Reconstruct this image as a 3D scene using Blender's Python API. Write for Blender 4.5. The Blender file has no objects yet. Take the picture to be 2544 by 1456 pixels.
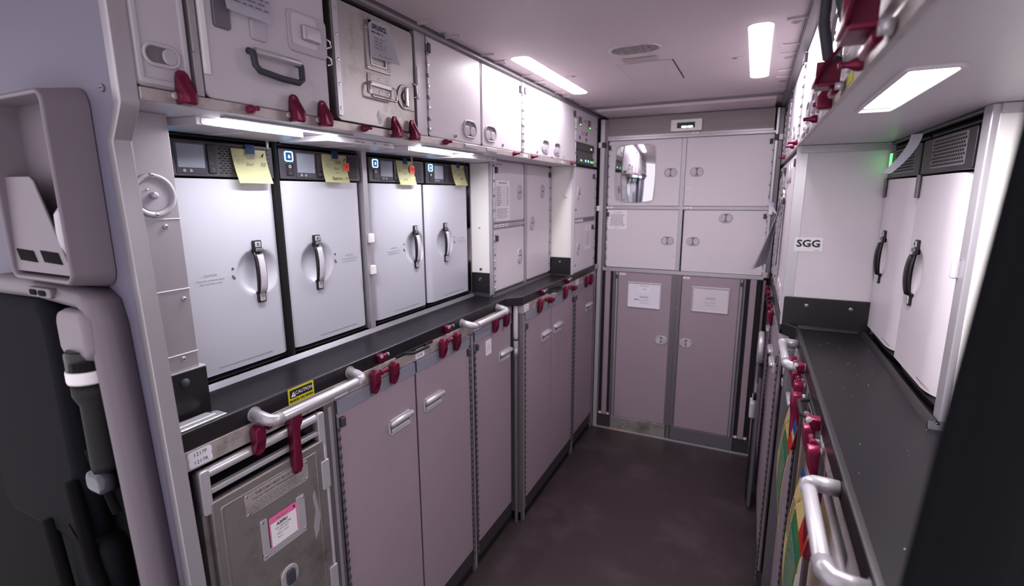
import bpy, bmesh, math, random
from mathutils import Matrix, Vector
random.seed(7)
PI = math.pi
C = bpy.context.scene.collection
sc = bpy.context.scene

# ------------------------------------------------------------------ camera, world, exposure
cam = bpy.data.cameras.new('camera'); co = bpy.data.objects.new('camera', cam); C.objects.link(co)
R = ((0.9021910173, 0.0791113163, -0.4240197730),
     (0.4313131799, -0.1757321786, 0.8849221108),
     (-0.0045065655, -0.9812540961, -0.1926657464))
co.matrix_world = Matrix(((R[0][0], -R[0][1], -R[0][2], 0.0), (R[1][0], -R[1][1], -R[1][2], 0.0), (R[2][0], -R[2][1], -R[2][2], 1.60), (0, 0, 0, 1)))
cam.sensor_width = 36.0; cam.sensor_fit = 'HORIZONTAL'; cam.lens = 1239.99 / 2544 * 36
cam.clip_start = 0.02; cam.clip_end = 50
cam.dof.use_dof = True; cam.dof.focus_distance = 1.35; cam.dof.aperture_fstop = 3.2
sc.camera = co
w = bpy.data.worlds.new('world'); sc.world = w; w.use_nodes = True
bg = w.node_tree.nodes['Background']; bg.inputs[0].default_value = (0.89, 0.83, 0.90, 1); bg.inputs[1].default_value = 1.18
vs = sc.view_settings; vs.view_transform = 'Standard'; vs.look = 'None'; vs.gamma = 1.0; vs.use_curve_mapping = False; vs.exposure = 0.27
LAMP = 34.0        # ceiling lamps
SHELF = 85.0      # lamps under the shelves
TINT = (1.0, 0.925, 0.985, 1)

# ------------------------------------------------------------------ materials
def lin(c):
    c = c / 255.0
    return c / 12.92 if c <= 0.04045 else ((c + 0.055) / 1.055) ** 2.4
def rgb(r, g, b): return (lin(r), lin(g), lin(b), 1)
M = {}
def mat(name, col, rough=0.5, metal=0.0, noise=0.0, nscale=40.0, bump=0.0, bscale=300.0, stain=None, sscale=6.0, slo=0.5, shi=0.62, coat=0.0, stretch=None, trans=0.0, spec=None):
    m = bpy.data.materials.new(name); m.use_nodes = True; nt = m.node_tree; n = nt.nodes; L = nt.links
    p = n['Principled BSDF']; p.inputs['Base Color'].default_value = col; p.inputs['Roughness'].default_value = rough; p.inputs['Metallic'].default_value = metal
    if coat: p.inputs['Coat Weight'].default_value = coat
    if spec is not None: p.inputs['Specular IOR Level'].default_value = spec
    if trans: p.inputs['Transmission Weight'].default_value = trans
    m.diffuse_color = col
    tc = None
    def coords(sc_):
        nonlocal tc
        if tc is None: tc = n.new('ShaderNodeTexCoord')
        mp = n.new('ShaderNodeMapping'); L.new(tc.outputs['Object'], mp.inputs['Vector'])
        mp.inputs['Scale'].default_value = sc_ if sc_ else (1, 1, 1)
        return mp.outputs['Vector']
    last = None
    if noise:
        t = n.new('ShaderNodeTexNoise'); t.inputs['Scale'].default_value = nscale; t.inputs['Detail'].default_value = 4
        L.new(coords(stretch), t.inputs['Vector'])
        mx = n.new('ShaderNodeMix'); mx.data_type = 'RGBA'
        mx.inputs['A'].default_value = tuple(c * (1 - noise) for c in col[:3]) + (1,)
        mx.inputs['B'].default_value = tuple(min(1, c * (1 + noise)) for c in col[:3]) + (1,)
        L.new(t.outputs['Fac'], mx.inputs['Factor']); last = mx.outputs['Result']
    if stain:
        t = n.new('ShaderNodeTexNoise'); t.inputs['Scale'].default_value = sscale; t.inputs['Detail'].default_value = 8; t.inputs['Roughness'].default_value = 0.7
        L.new(coords(None), t.inputs['Vector'])
        r = n.new('ShaderNodeMapRange'); r.inputs['From Min'].default_value = slo; r.inputs['From Max'].default_value = shi; L.new(t.outputs['Fac'], r.inputs['Value'])
        mx = n.new('ShaderNodeMix'); mx.data_type = 'RGBA'; L.new(r.outputs['Result'], mx.inputs['Factor'])
        if last: L.new(last, mx.inputs['A'])
        else: mx.inputs['A'].default_value = col
        mx.inputs['B'].default_value = stain; last = mx.outputs['Result']
    if last: L.new(last, p.inputs['Base Color'])
    if bump:
        t = n.new('ShaderNodeTexNoise'); t.inputs['Scale'].default_value = bscale; t.inputs['Detail'].default_value = 3
        L.new(coords(stretch), t.inputs['Vector'])
        b = n.new('ShaderNodeBump'); b.inputs['Strength'].default_value = bump; b.inputs['Distance'].default_value = 0.002
        L.new(t.outputs['Fac'], b.inputs['Height']); L.new(b.outputs['Normal'], p.inputs['Normal'])
    M[name] = m; return m
def emis(name, col, s, base=(0.8, 0.8, 0.8, 1)):
    m = bpy.data.materials.new(name); m.use_nodes = True; p = m.node_tree.nodes['Principled BSDF']
    p.inputs['Base Color'].default_value = base; p.inputs['Emission Color'].default_value = col; p.inputs['Emission Strength'].default_value = s
    M[name] = m
mat('laminate', rgb(214, 206, 213), 0.38, noise=0.03, nscale=25, bump=0.10, bscale=420)
mat('laminate_dark', rgb(158, 141, 152), 0.42, noise=0.04, nscale=12, bump=0.08, bscale=420, stain=rgb(149, 132, 143), sscale=3, slo=.55, shi=.8)
mat('strip_blue', rgb(132, 132, 146), 0.45, noise=0.05, nscale=10)
mat('aluminium', rgb(180, 176, 182), 0.38, 0.5, noise=0.06, nscale=30, stretch=(1, 1, 0.1))
mat('aluminium_dark', rgb(122, 116, 122), 0.42, 0.5, noise=0.08, nscale=30)
mat('aluminium_bar', rgb(190, 182, 180), 0.42, 0.45, noise=0.10, nscale=14, stain=rgb(165, 155, 152), sscale=18)
mat('steel', rgb(176, 172, 170), 0.38, 0.6, noise=0.10, nscale=9, stain=rgb(132, 124, 112), sscale=5, slo=.52, shi=.68)
mat('steel_worn', rgb(160, 154, 152), 0.36, 0.65, noise=0.12, nscale=20, stain=rgb(108, 98, 90), sscale=4, slo=.54, shi=.72)
mat('chrome', rgb(215, 212, 216), 0.18, 1.0)
mat('satin', rgb(200, 197, 203), 0.34, 0.45)
mat('satin_dark', rgb(120, 116, 124), 0.4, 0.5)
mat('recess', rgb(140, 132, 140), 0.5, 0.3)
mat('worktop', rgb(22, 19, 24), 0.36, spec=0.2, noise=0.10, nscale=6, bump=0.03, bscale=500, stain=rgb(36, 32, 38), sscale=9, slo=.6, shi=.8)
mat('black', rgb(26, 23, 28), 0.38)
mat('black_matte', rgb(16, 14, 18), 0.75)
mat('rubber', rgb(58, 58, 68), 0.6)
mat('panel_dark', rgb(56, 52, 60), 0.5, noise=0.03)
mat('screen', rgb(140, 146, 158), 0.3, noise=.06, nscale=60)
mat('screen_frame', rgb(66, 66, 76), 0.2)
mat('oven_paint', rgb(196, 195, 206), 0.36, 0.15, noise=0.02, nscale=6, stain=rgb(232, 232, 240), sscale=38, slo=.72, shi=.75)
mat('oven_side', rgb(130, 124, 140), 0.4, 0.2)
mat('burgundy', rgb(118, 24, 60), 0.36, 0.45)
mat('handle_grey', rgb(182, 176, 184), 0.38, 0.1)
mat('handle_recess', rgb(112, 104, 112), 0.5)
mat('white', rgb(236, 232, 236), 0.5)
mat('white_gloss', rgb(236, 232, 230), 0.3)
mat('paper', rgb(228, 226, 236), 0.8)
mat('paper_old', rgb(200, 194, 188), 0.8, stain=rgb(176, 168, 152), sscale=12)
mat('note_yellow', rgb(228, 226, 178), 0.8)
mat('note_orange', rgb(240, 92, 72), 0.7)
mat('note_peach', rgb(250, 190, 140), 0.7)
mat('tape_blue', rgb(44, 74, 132), 0.6)
mat('pink', rgb(226, 110, 160), 0.6)
mat('caution_yellow', rgb(206, 200, 30), 0.5)
mat('ink', rgb(22, 20, 26), 0.6)
mat('ink_grey', rgb(110, 106, 116), 0.7)
mat('ink_soft', rgb(150, 144, 150), 0.7)
mat('ceiling_paint', rgb(214, 200, 206), 0.55, noise=0.02, nscale=3, stain=rgb(206, 192, 197), sscale=2, slo=.5, shi=.8)
mat('plastic_grey', rgb(190, 185, 193), 0.42, noise=0.02, nscale=8)
mat('container_plastic', rgb(206, 200, 208), 0.42, noise=0.03, nscale=8, bump=0.05, bscale=200)
mat('tab_plastic', rgb(178, 168, 170), 0.5)
mat('partition', rgb(108, 103, 122), 0.6, bump=0.15, bscale=700)
mat('seat_shell', rgb(112, 103, 112), 0.45)
mat('seat_shell_light', rgb(122, 113, 122), 0.4)
mat('seat_cushion', rgb(20, 20, 26), 0.9, spec=0.15, bump=0.2, bscale=500)
mat('seat_dark', rgb(12, 11, 14), 0.9, spec=0.15)
mat('floor_mat', rgb(52, 41, 45), 0.46, noise=0.05, nscale=60, bump=0.12, bscale=500, stain=rgb(66, 54, 60), sscale=3)
mat('skirt', rgb(62, 58, 62), 0.5, 0.2)
mat('mirror', rgb(225, 225, 228), 0.03, 1.0)
mat('grille_grey', rgb(128, 120, 126), 0.5, 0.2)
mat('hole', rgb(70, 64, 68), 0.7)
mat('mesh_plate', rgb(140, 130, 132), 0.5, 0.4)
mat('curtain', rgb(18, 18, 26), 0.9, bump=0.3, bscale=300)
mat('card_yellow', rgb(226, 206, 142), 0.6)
mat('card_teal', rgb(58, 132, 120), 0.5)
mat('card_green', rgb(74, 142, 84), 0.5)
mat('card_red', rgb(206, 52, 40), 0.5)
mat('card_blue', rgb(26, 84, 176), 0.5)
mat('orange_edge', rgb(196, 128, 92), 0.6)
emis('lamp', TINT, LAMP)
emis('shelf_lamp', (0.96, 0.95, 1.0, 1), SHELF)
emis('niche_lamp', (1.0, 0.96, 0.99, 1), 120.0)
emis('green_window', (0.12, 0.9, 0.16, 1), 2.2, rgb(20, 60, 24))
emis('cyan_glow', (0.10, 0.62, 1.0, 1), 5.0)
emis('navy_glow', (0.02, 0.10, 0.32, 1), 0.6, rgb(10, 30, 70))
emis('white_glow', (0.75, 0.9, 1.0, 1), 2.0)
emis('green_led', (0.10, 0.9, 0.10, 1), 2.5)
emis('blue_led', (0.25, 0.60, 1.0, 1), 3.0)
emis('display_glow', (0.55, 1.0, 0.85, 1), 4.0)
MI = {k: i for i, k in enumerate(M)}

# ------------------------------------------------------------------ mesh builder
class MB:
    def __init__(s): s.bm = bmesh.new(); s.used = []
    def mi(s, m):
        if m not in s.used: s.used.append(m)
        return s.used.index(m)
    def absorb(s, b, m, mx=None):
        if mx is not None: b.transform(mx)
        i = s.mi(m); vm = {}
        for v in b.verts: vm[v] = s.bm.verts.new(v.co)
        for f in b.faces:
            try: g = s.bm.faces.new([vm[v] for v in f.verts])
            except ValueError: continue
            g.material_index = i
        b.free(); return s
    def box(s, x0, x1, y0, y1, z0, z1, m, bev=0.0, seg=2, mx=None):
        b = bmesh.new(); bmesh.ops.create_cube(b, size=1)
        for v in b.verts: v.co = Vector(((x0 + x1) / 2 + v.co.x * (x1 - x0), (y0 + y1) / 2 + v.co.y * (y1 - y0), (z0 + z1) / 2 + v.co.z * (z1 - z0)))
        if bev: bmesh.ops.bevel(b, geom=b.edges[:], offset=bev, segments=seg, profile=0.5, affect='EDGES')
        return s.absorb(b, m, mx)
    def loft(s, rings, m, caps=True, closed=True, mx=None):
        b = bmesh.new(); R_ = [[b.verts.new(p) for p in r] for r in rings]
        n = len(rings[0])
        for a, c in zip(R_, R_[1:]):
            for i in range(n if closed else n - 1):
                j = (i + 1) % n; b.faces.new((a[i], a[j], c[j], c[i]))
        if caps:
            b.faces.new(list(reversed(R_[0]))); b.faces.new(R_[-1])
        bmesh.ops.recalc_face_normals(b, faces=b.faces[:])
        return s.absorb(b, m, mx)
    def rr(s, x0, x1, z0, z1, r, y0, y1, m, bev=0.0, n=5, mx=None):
        # rounded plate: front at y0 (outwards is -y), back at y1
        def ring(d, y):
            rr_ = max(r - d, 0.0002); return [(px_, y, pz) for px_, pz in rrect(x0 + d, x1 - d, z0 + d, z1 - d, rr_, n)]
        rings = [ring(0, y1)]
        if bev: rings += [ring(0, y0 + bev), ring(bev * 0.3, y0 + bev * 0.3), ring(bev, y0)]
        else: rings.append(ring(0, y0))
        return s.loft(rings, m, mx=mx)
    def frame(s, x0, x1, z0, z1, r, wdt, y0, y1, m, bev=0.0, n=5, mx=None):
        def ring(d, y): return [(a, y, c) for a, c in rrect(x0 + d, x1 - d, z0 + d, z1 - d, max(r - d, 0.0003), n)]
        bv = bev
        rings = [ring(0, y1), ring(0, y0 + bv), ring(bv, y0), ring(wdt - bv, y0), ring(wdt, y0 + bv), ring(wdt, y1)]
        return s.loft(rings, m, caps=False, mx=mx)
    def prism(s, pts, z0, z1, m, bev=0.0, mx=None):   # polygon in x,y extruded in z
        b = bmesh.new(); lo = [b.verts.new((x, y, z0)) for x, y in pts]; hi = [b.verts.new((x, y, z1)) for x, y in pts]; n = len(pts)
        b.faces.new(list(reversed(lo))); b.faces.new(hi)
        for i in range(n): b.faces.new((lo[i], lo[(i + 1) % n], hi[(i + 1) % n], hi[i]))
        bmesh.ops.recalc_face_normals(b, faces=b.faces[:])
        if bev: bmesh.ops.bevel(b, geom=b.edges[:], offset=bev, segments=2, profile=0.5, affect='EDGES')
        return s.absorb(b, m, mx)
    def profile(s, pts, x0, x1, m, bev=0.0, mx=None):  # polygon in y,z extruded along x
        b = bmesh.new(); lo = [b.verts.new((x0, y, z)) for y, z in pts]; hi = [b.verts.new((x1, y, z)) for y, z in pts]; n = len(pts)
        b.faces.new(lo); b.faces.new(list(reversed(hi)))
        for i in range(n): b.faces.new((lo[i], hi[i], hi[(i + 1) % n], lo[(i + 1) % n]))
        bmesh.ops.recalc_face_normals(b, faces=b.faces[:])
        if bev: bmesh.ops.bevel(b, geom=b.edges[:], offset=bev, segments=2, profile=0.5, affect='EDGES')
        return s.absorb(b, m, mx)
    def tube(s, pts, r, m, n=12, caps=True, mx=None):
        P = [Vector(p) for p in pts]; rad = r if isinstance(r, (list, tuple)) else [r] * len(P)
        up = None; rings = []
        for i, p in enumerate(P):
            t = (P[min(i + 1, len(P) - 1)] - P[max(i - 1, 0)]).normalized()
            if up is None: up = t.orthogonal().normalized()
            up = (up - t * up.dot(t)).normalized(); q = t.cross(up)
            rings.append([p + (up * math.cos(2 * PI * k / n) + q * math.sin(2 * PI * k / n)) * rad[i] for k in range(n)])
        return s.loft(rings, m, caps=caps, mx=mx)
    def lathe(s, prof, m, axis='y', at=(0, 0, 0), n=20, mx=None):   # prof: (radius, distance along axis)
        rings = []
        for r, d in prof:
            ring = []
            for k in range(n):
                a = 2 * PI * k / n; u, v = r * math.cos(a), r * math.sin(a)
                ring.append({'y': (at[0] + u, at[1] + d, at[2] + v), 'z': (at[0] + u, at[1] + v, at[2] + d), 'x': (at[0] + d, at[1] + u, at[2] + v)}[axis])
            rings.append(ring)
        return s.loft(rings, m, mx=mx)
    def disc(s, x, z, r, y0, y1, m, bev=0.0, n=24, sx=1.0):
        prof = [(r, y1), (r, y0 + bev), (max(r - bev, .0001), y0)] if bev else [(r, y1), (r, y0)]
        rings = [[(x + q * sx * math.cos(2 * PI * k / n), y, z + q * math.sin(2 * PI * k / n)) for k in range(n)] for q, y in prof]
        return s.loft(rings, m)
    def grid(s, fn, nu, nv, m, thick=None, mx=None):   # fn(u,v)->point
        b = bmesh.new(); V = [[b.verts.new(fn(i / nu, j / nv)) for j in range(nv + 1)] for i in range(nu + 1)]
        for i in range(nu):
            for j in range(nv): b.faces.new((V[i][j], V[i + 1][j], V[i + 1][j + 1], V[i][j + 1]))
        if thick: bmesh.ops.solidify(b, geom=b.faces[:], thickness=thick)
        return s.absorb(b, m, mx)
    def text(s, body, x, z, size, m, y=-0.0006, align='CENTER', mx=None, shear=0.0, sx=1.0, bold=0.0):
        cu = bpy.data.curves.new('t', 'FONT'); cu.body = body; cu.size = size; cu.align_x = align; cu.align_y = 'CENTER'; cu.extrude = 0.0; cu.shear = shear; cu.offset = bold; cu.resolution_u = 2
        ob = bpy.data.objects.new('t', cu); me = bpy.data.meshes.new_from_object(ob)
        b = bmesh.new(); b.from_mesh(me); bpy.data.meshes.remove(me); bpy.data.objects.remove(ob); bpy.data.curves.remove(cu)
        b.transform(Matrix.Diagonal((sx, 1, 1, 1)))
        T_ = Matrix.Translation((x, y, z)) @ Matrix.Rotation(PI / 2, 4, 'X')
        return s.absorb(b, m, (mx @ T_) if mx is not None else T_)
    def lines(s, x0, x1, z0, z1, n, m, y=-0.0005, fill=0.5, seed=1, centre=True):
        rnd = random.Random(seed); h = (z1 - z0) / n
        for i in range(n):
            L_ = (x1 - x0) * rnd.uniform(0.72, 1.0); a = (x0 + x1 - L_) / 2 if centre else x0; z = z1 - (i + .5) * h; x = a
            while x < a + L_ - h * .4:
                ww = min(h * rnd.uniform(.8, 2.6), a + L_ - x)
                s.quad(x, x + ww * .88, z - h * fill / 2, z + h * fill / 2, y, m); x += ww + h * .25
        return s
    def quad(s, x0, x1, z0, z1, y, m):
        i = s.mi(m); f = s.bm.faces.new([s.bm.verts.new(p) for p in ((x0, y, z0), (x1, y, z0), (x1, y, z1), (x0, y, z1))]); f.material_index = i; return s
    def poly(s, pts, y, m):
        i = s.mi(m); f = s.bm.faces.new([s.bm.verts.new((a, y, c)) for a, c in pts]); f.material_index = i; return s
    def link(s, name, parent=None, label=None, mx=None, sharp=38):
        if mx is not None: s.bm.transform(mx)
        lim = math.radians(sharp)
        for f in s.bm.faces: f.smooth = True
        for e in s.bm.edges:
            if len(e.link_faces) != 2 or e.calc_face_angle(0) > lim: e.smooth = False
        me = bpy.data.meshes.new(name); s.bm.to_mesh(me); s.bm.free()
        for m in s.used: me.materials.append(M[m])
        o = bpy.data.objects.new(name, me); C.objects.link(o)
        wn = o.modifiers.new('weighted_normal', 'WEIGHTED_NORMAL'); wn.keep_sharp = True; wn.weight = 80
        if parent is not None: o.parent = parent
        if label: o['label'] = label
        return o
def rrect(x0, x1, z0, z1, r, n=5):
    r = min(r, (x1 - x0) / 2 - 1e-5, (z1 - z0) / 2 - 1e-5); out = []
    for cx, cz, a0 in ((x1 - r, z0 + r, -90), (x1 - r, z1 - r, 0), (x0 + r, z1 - r, 90), (x0 + r, z0 + r, 180)):
        for k in range(n + 1):
            a = math.radians(a0 + 90 * k / n); out.append((cx + r * math.cos(a), cz + r * math.sin(a)))
    return out

# a thing's own frame: x runs to the viewer's right along the face, -y points out of the face, z is up
ROT = {'L': PI / 2, 'R': -PI / 2, 'B': 0.0, 'F': 0.0}
def thing(name, label, cat, side, loc, group=None, rz=None):
    o = bpy.data.objects.new(name, None); o.empty_display_size = 0.05; C.objects.link(o)
    o.location = loc; o.rotation_euler = (0, 0, ROT[side] if rz is None else rz); o['label'] = label; o['category'] = cat
    if group: o['group'] = group
    return o
def solo(b, name, label, cat, side, loc, group=None, rz=None, rx=0.0):
    o = b.link(name); o.location = loc; o.rotation_euler = (rx, 0, ROT[side] if rz is None else rz); o['label'] = label; o['category'] = cat
    if group: o['group'] = group
    return o
def struct(b, name):
    o = b.link(name); o['kind'] = 'structure'; return o
def dup(root, side, loc, label, group=None, rz=None):
    r = root.copy(); C.objects.link(r); r.location = loc; r.rotation_euler = (r.rotation_euler[0], 0, ROT[side] if rz is None else rz); r['label'] = label
    if group: r['group'] = group
    def rec(a, b_):
        for ch in list(a.children):
            c = ch.copy(); C.objects.link(c); c.parent = b_; rec(ch, c)
    rec(root, r); return r
# ------------------------------------------------------------------ the setting
XL, XO, XF, XRt, XRc = -0.966, -0.920, -0.917, 0.120, 0.165     # left lower face, left upper face, far lower face, right upper face, right lower face
YB = 3.205                                                     # back units' face
CZ = 2.087
struct(MB().box(-2.3, 1.3, -0.9, 3.5, -0.04, 0.0, 'floor_mat'), 'floor')
struct(MB().box(-2.3, 1.3, 0.15, 3.5, CZ, CZ + 0.05, 'ceiling_paint'), 'ceiling')
struct(MB().box(-2.3, 1.3, 3.46, 3.5, 0, CZ, 'laminate_dark'), 'wall_back')
struct(MB().box(-1.68, -1.64, 0.5, 3.46, 0, CZ, 'laminate_dark'), 'wall_left')
struct(MB().box(0.98, 1.02, -0.2, 3.46, 0, CZ, 'laminate'), 'wall_right')
b = MB()   # end partition with the kinked aisle edge
for z0, z1, xa, xb in ():
    pass
zz = [(0.0, -0.93), (1.66, -0.972), (1.695, -0.972), (1.765, -0.938), (CZ, -0.938)]
front = [(x, 0.488, z) for z, x in zz]; rings = []
b.loft([[(-2.28, 0.488, 0.0), (-2.28, 0.488, CZ)] + [(x, 0.488, z) for z, x in reversed(zz)], [(-2.28, 0.512, 0.0), (-2.28, 0.512, CZ)] + [(x, 0.512, z) for z, x in reversed(zz)]], 'partition')
struct(b, 'wall_front')
b = MB()   # metal edge trim of the partition
path = [(0.0, -0.905), (0.86, -0.921), (1.690, -0.957), (1.694, -0.953), (1.735, -0.926), (1.748, -0.919), (1.762, -0.918), (CZ - .001, -0.918)]
rings = []
for z, x in path:
    rings.append([(x - 0.020, 0.485, z), (x - 0.0015, 0.485, z), (x, 0.4865, z), (x, 0.5125, z), (x - 0.0015, 0.514, z), (x - 0.020, 0.514, z)])
b.loft(rings, 'aluminium'); o = b.link('trim_1', sharp=14); o['kind'] = 'structure'
b = MB()   # dark channel between ceiling and upper units, and the ceiling step at the back
b.box(-0.935, -0.912, 0.52, 3.2, CZ - 0.022, CZ + 0.001, 'aluminium_dark'); struct(b, 'trim_2')
b = MB(); b.box(0.092, 0.125, 0.45, 3.2, CZ - 0.022, CZ + 0.001, 'aluminium_dark'); struct(b, 'trim_3')
b = MB(); b.box(-0.90, 0.085, 2.892, 2.915, CZ - 0.010, CZ + 0.001, 'aluminium_dark', .002); b.box(-0.90, 0.085, 2.880, 2.888, CZ - 0.003, CZ + 0.001, 'aluminium'); struct(b, 'trim_4')
b = MB(); b.box(-0.862, 0.060, 2.93, 3.20, CZ - 0.022, CZ + 0.0005, 'ceiling_paint', .003); struct(b, 'ceiling_panel')
b = MB(); b.box(-1.64, -1.0, 0.512, 3.46, -0.001, 0.10, 'black_matte'); b.box(-1.0, -0.975, 0.52, 2.03, 0.0, 0.045, 'black_matte'); b.box(-1.0, -0.93, 2.03, 3.2, 0.0, 0.045, 'black_matte'); struct(b, 'baseboard_left')
b = MB(); b.box(0.19, 0.98, 0.45, 3.46, -0.001, 0.10, 'black_matte'); b.box(0.14, 0.19, 1.99, 3.2, 0.0, 0.045, 'black_matte'); b.box(0.185, 0.2, 0.45, 1.99, 0.0, 0.045, 'black_matte'); struct(b, 'baseboard_right')

# ------------------------------------------------------------------ ceiling fittings
def ceiling_lamp(x0, x1, y0, y1, label):
    t = thing('ceiling_light', label, 'light', 'B', ((x0 + x1) / 2, (y0 + y1) / 2, CZ), 'long lamps in the ceiling'); w_, l_ = (x1 - x0) / 2, (y1 - y0) / 2
    up = Matrix.Rotation(-PI / 2, 4, 'X')     # plate facing down: local -y -> -z
    dn = Matrix.Rotation(PI / 2, 4, 'X')
    b = MB(); b.frame(-w_ - .006, w_ + .006, -l_ - .006, l_ + .006, 0.034, 0.010, -0.0006, 0.004, 'ceiling_paint', 0, 8, mx=dn); b.link('rim', t)
    b = MB(); b.rr(-w_, w_, -l_, l_, 0.030, -0.0012, 0.004, 'lamp', 0, 10, mx=dn); b.link('diffuser', t)
ceiling_lamp(-0.845, -0.772, 1.745, 2.485, 'glowing long ceiling lamp beside the upper cabinets over the ovens')
ceiling_lamp(-0.057, 0.010, 1.730, 2.495, 'glowing long ceiling lamp on the side of the SGG placard')
DN = Matrix.Rotation(PI / 2, 4, 'X')      # local (x, y, z) plate front (-y) turned to face down; local z -> world y
t = thing('ceiling_vent', 'oval grille of fine slats set in the ceiling above the hatch', 'vent', 'B', (-0.41, 1.835, CZ))
b = MB(); b.frame(-.088, .088, -.060, .060, .059, .008, -.004, .002, 'ceiling_paint', .001, 10, mx=DN); b.link('rim', t)
b = MB(); b.rr(-.080, .080, -.052, .052, .051, .0, .002, 'plastic_grey', 0, 10, mx=DN)
for i in range(26):
    x = -.075 + i * .006; h = .052 * math.sqrt(max(0, 1 - (abs(x) / .082) ** 2.4)); b.box(x - .0013, x + .0013, -.003, .0, -h, h, 'tab_plastic', mx=DN)
b.link('slats', t)
b = MB(); b.rr(-.062, .062, -.026, .026, .006, -.006, .002, 'tab_plastic', .002, 4, mx=DN); solo(b, 'ceiling_cover', 'small rectangular cover plate between the oval vent and the ceiling hatch', 'cover', 'B', (-0.42, 1.973, CZ))
t = thing('ceiling_hatch', 'flat square access hatch with thin dark seams in the ceiling', 'hatch', 'B', (-0.415, 2.19, CZ))
b = MB(); b.rr(-.100, .100, -.165, .165, .004, -.0015, .002, 'ceiling_paint', 0, 3, mx=DN); b.link('panel', t)
b = MB(); b.box(.1005, .104, -.0016, .001, -.165, .165, 'black_matte', mx=DN); b.box(-.1020, -.1005, -.0008, .001, -.165, .165, 'recess', mx=DN); b.box(-.1, .1, -.001, .001, -.1672, -.1655, 'ink_soft', mx=DN); b.link('seam', t)
for x, y, c, lab in ((-.726, 2.12, 'ink_grey', 'small white ceiling sign with a grey mark beside the lamp over the ovens'), (-.106, 2.112, 'burgundy', 'small white ceiling sign with a red cross beside the lamp on the SGG side')):
    b = MB(); b.rr(-.034, .034, -.015, .015, .004, -.0015, .001, 'ceiling_paint', 0, 3, mx=DN)
    b.quad(-.009, .009, -.004, .004, -.0018, c) if False else b.box(-.010, .010, -.0021, -.0014, -.004, .004, c, mx=DN); b.box(-.003, .003, -.0022, -.0014, -.009, .009, c, mx=DN)
    solo(b, 'ceiling_sign', lab, 'sign', 'B', (x, y, CZ), 'small signs on the ceiling')
b = MB(); b.lathe([(.026, .001), (.026, -.005), (.018, -.009), (.004, -.011)], 'tab_plastic', 'z', n=24); b.box(-.0015, .0015, -.022, .022, -.0115, -.008, 'ink_soft')
solo(b, 'smoke_detector', 'round domed detector on the ceiling panel next to the far wall', 'detector', 'B', (-0.411, 2.985, CZ - .010))
# slim tabs and round buttons along both edges of the ceiling
def tab(): 
    b = MB(); b.box(-.028, .028, -.008, .008, -.005, .001, 'tab_plastic', .0015); b.box(-.028, .026, -.0045, -.002, -.0065, -.004, 'ceiling_paint'); return b
proto = None
where = ['nearest the stained metal box', 'just past the first button', 'over the first cabinet gap', 'beside the second button', 'before the third white cabinet', 'over the third white cabinet', 'before the fourth white cabinet', 'over the fourth white cabinet', 'over the indicator panel']
for i, y in enumerate((1.290, 1.435, 1.665, 1.765, 2.015, 2.140, 2.395, 2.510, 2.785)):
    lab = 'thin grey ceiling clip along the oven side, ' + where[i]
    if proto is None: proto = solo(tab(), 'ceiling_clip', lab, 'clip', 'B', (-.895, y, CZ), 'grey clips along the ceiling edges'); proto.rotation_euler = (0, 0, 0)
    else: dup(proto, 'B', (-.895, y, CZ), lab)
where = ['nearest the camera', 'second along from the camera', 'third along, beside a round button', 'fourth along toward the far wall', 'fifth along toward the far wall', 'closest to the far wall']
for i, y in enumerate((1.722, 2.000, 2.118, 2.384, 2.507, 2.776)):
    dup(proto, 'B', (.070, y, CZ), 'thin grey ceiling clip along the refrigerator side, ' + where[i])
proto = None
for x, ys, sd in ((-.901, (1.398, 1.801, 2.204, 2.620), 'oven side'), (.068, (1.766, 2.189, 2.617), 'refrigerator side')):
    for i, y in enumerate(ys):
        lab = 'round recessed ceiling button on the %s, %s from the camera' % (sd, ('first', 'second', 'third', 'fourth')[i])
        if proto is None:
            b = MB(); b.lathe([(.014, .001), (.014, -.002), (.011, -.003), (.0095, -.001)], 'tab_plastic', 'z', n=20); b.lathe([(.0085, .001), (.0085, -.0025)], 'recess', 'z', n=16)
            proto = solo(b, 'ceiling_button', lab, 'button', 'B', (x, y, CZ), 'round buttons along the ceiling edges')
        else: dup(proto, 'B', (x, y, CZ), lab)

# ------------------------------------------------------------------ handles, bumpers and hinges shared by the cabinets
def oval_handle(par, x, z, upright=False, w_=.093, h_=.060, twin=True, mat_='laminate', flip=False):
    # ring with a recess and paddles
    b = MB(); m = Matrix.Translation((x, 0, z)) @ (Matrix.Rotation(PI / 2, 4, 'Y') if upright else Matrix.Identity(4))
    hx, hz = w_ / 2, h_ / 2; r = min(hx, hz) * .98; mat_ = 'handle_grey' if mat_ == 'laminate' else mat_
    b.frame(-hx, hx, -hz, hz, r, .006, -.005, .002, mat_, .0018, 8, mx=m)
    b.rr(-hx + .005, hx - .005, -hz + .005, hz - .005, r - .005, -.0008, .001, 'handle_recess', 0, 8, mx=m)
    o = b.link('handle_frame', par, sharp=50)
    b = MB()
    if twin:      # two paddles side by side in the lower part
        b.rr(-hx + .008, -.0015, -hz + .008, hz * .28, .012, -.0045, 0, mat_, .002, 5, mx=m); b.rr(.0015, hx - .008, -hz + .008, hz * .28, .012, -.0045, 0, mat_, .002, 5, mx=m)
    else:
        s_ = -1 if flip else 1
        a, c = sorted((s_ * .001, s_ * (hx - .0055))); b.rr(a, c, -hz + .0055, hz - .0055, hz * .75, -.0055, 0, 'handle_grey', .0025, 8, mx=m); a, c = sorted((-s_ * .004, -s_ * (hx - .0065)))
        if mat_ != 'plastic_grey': b.rr(a, c, -hz + .007, hz - .007, hz * .7, -.0016, 0, 'plastic_grey', 0, 8, mx=m)
    b.link('paddle', o, sharp=50); return o
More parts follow.
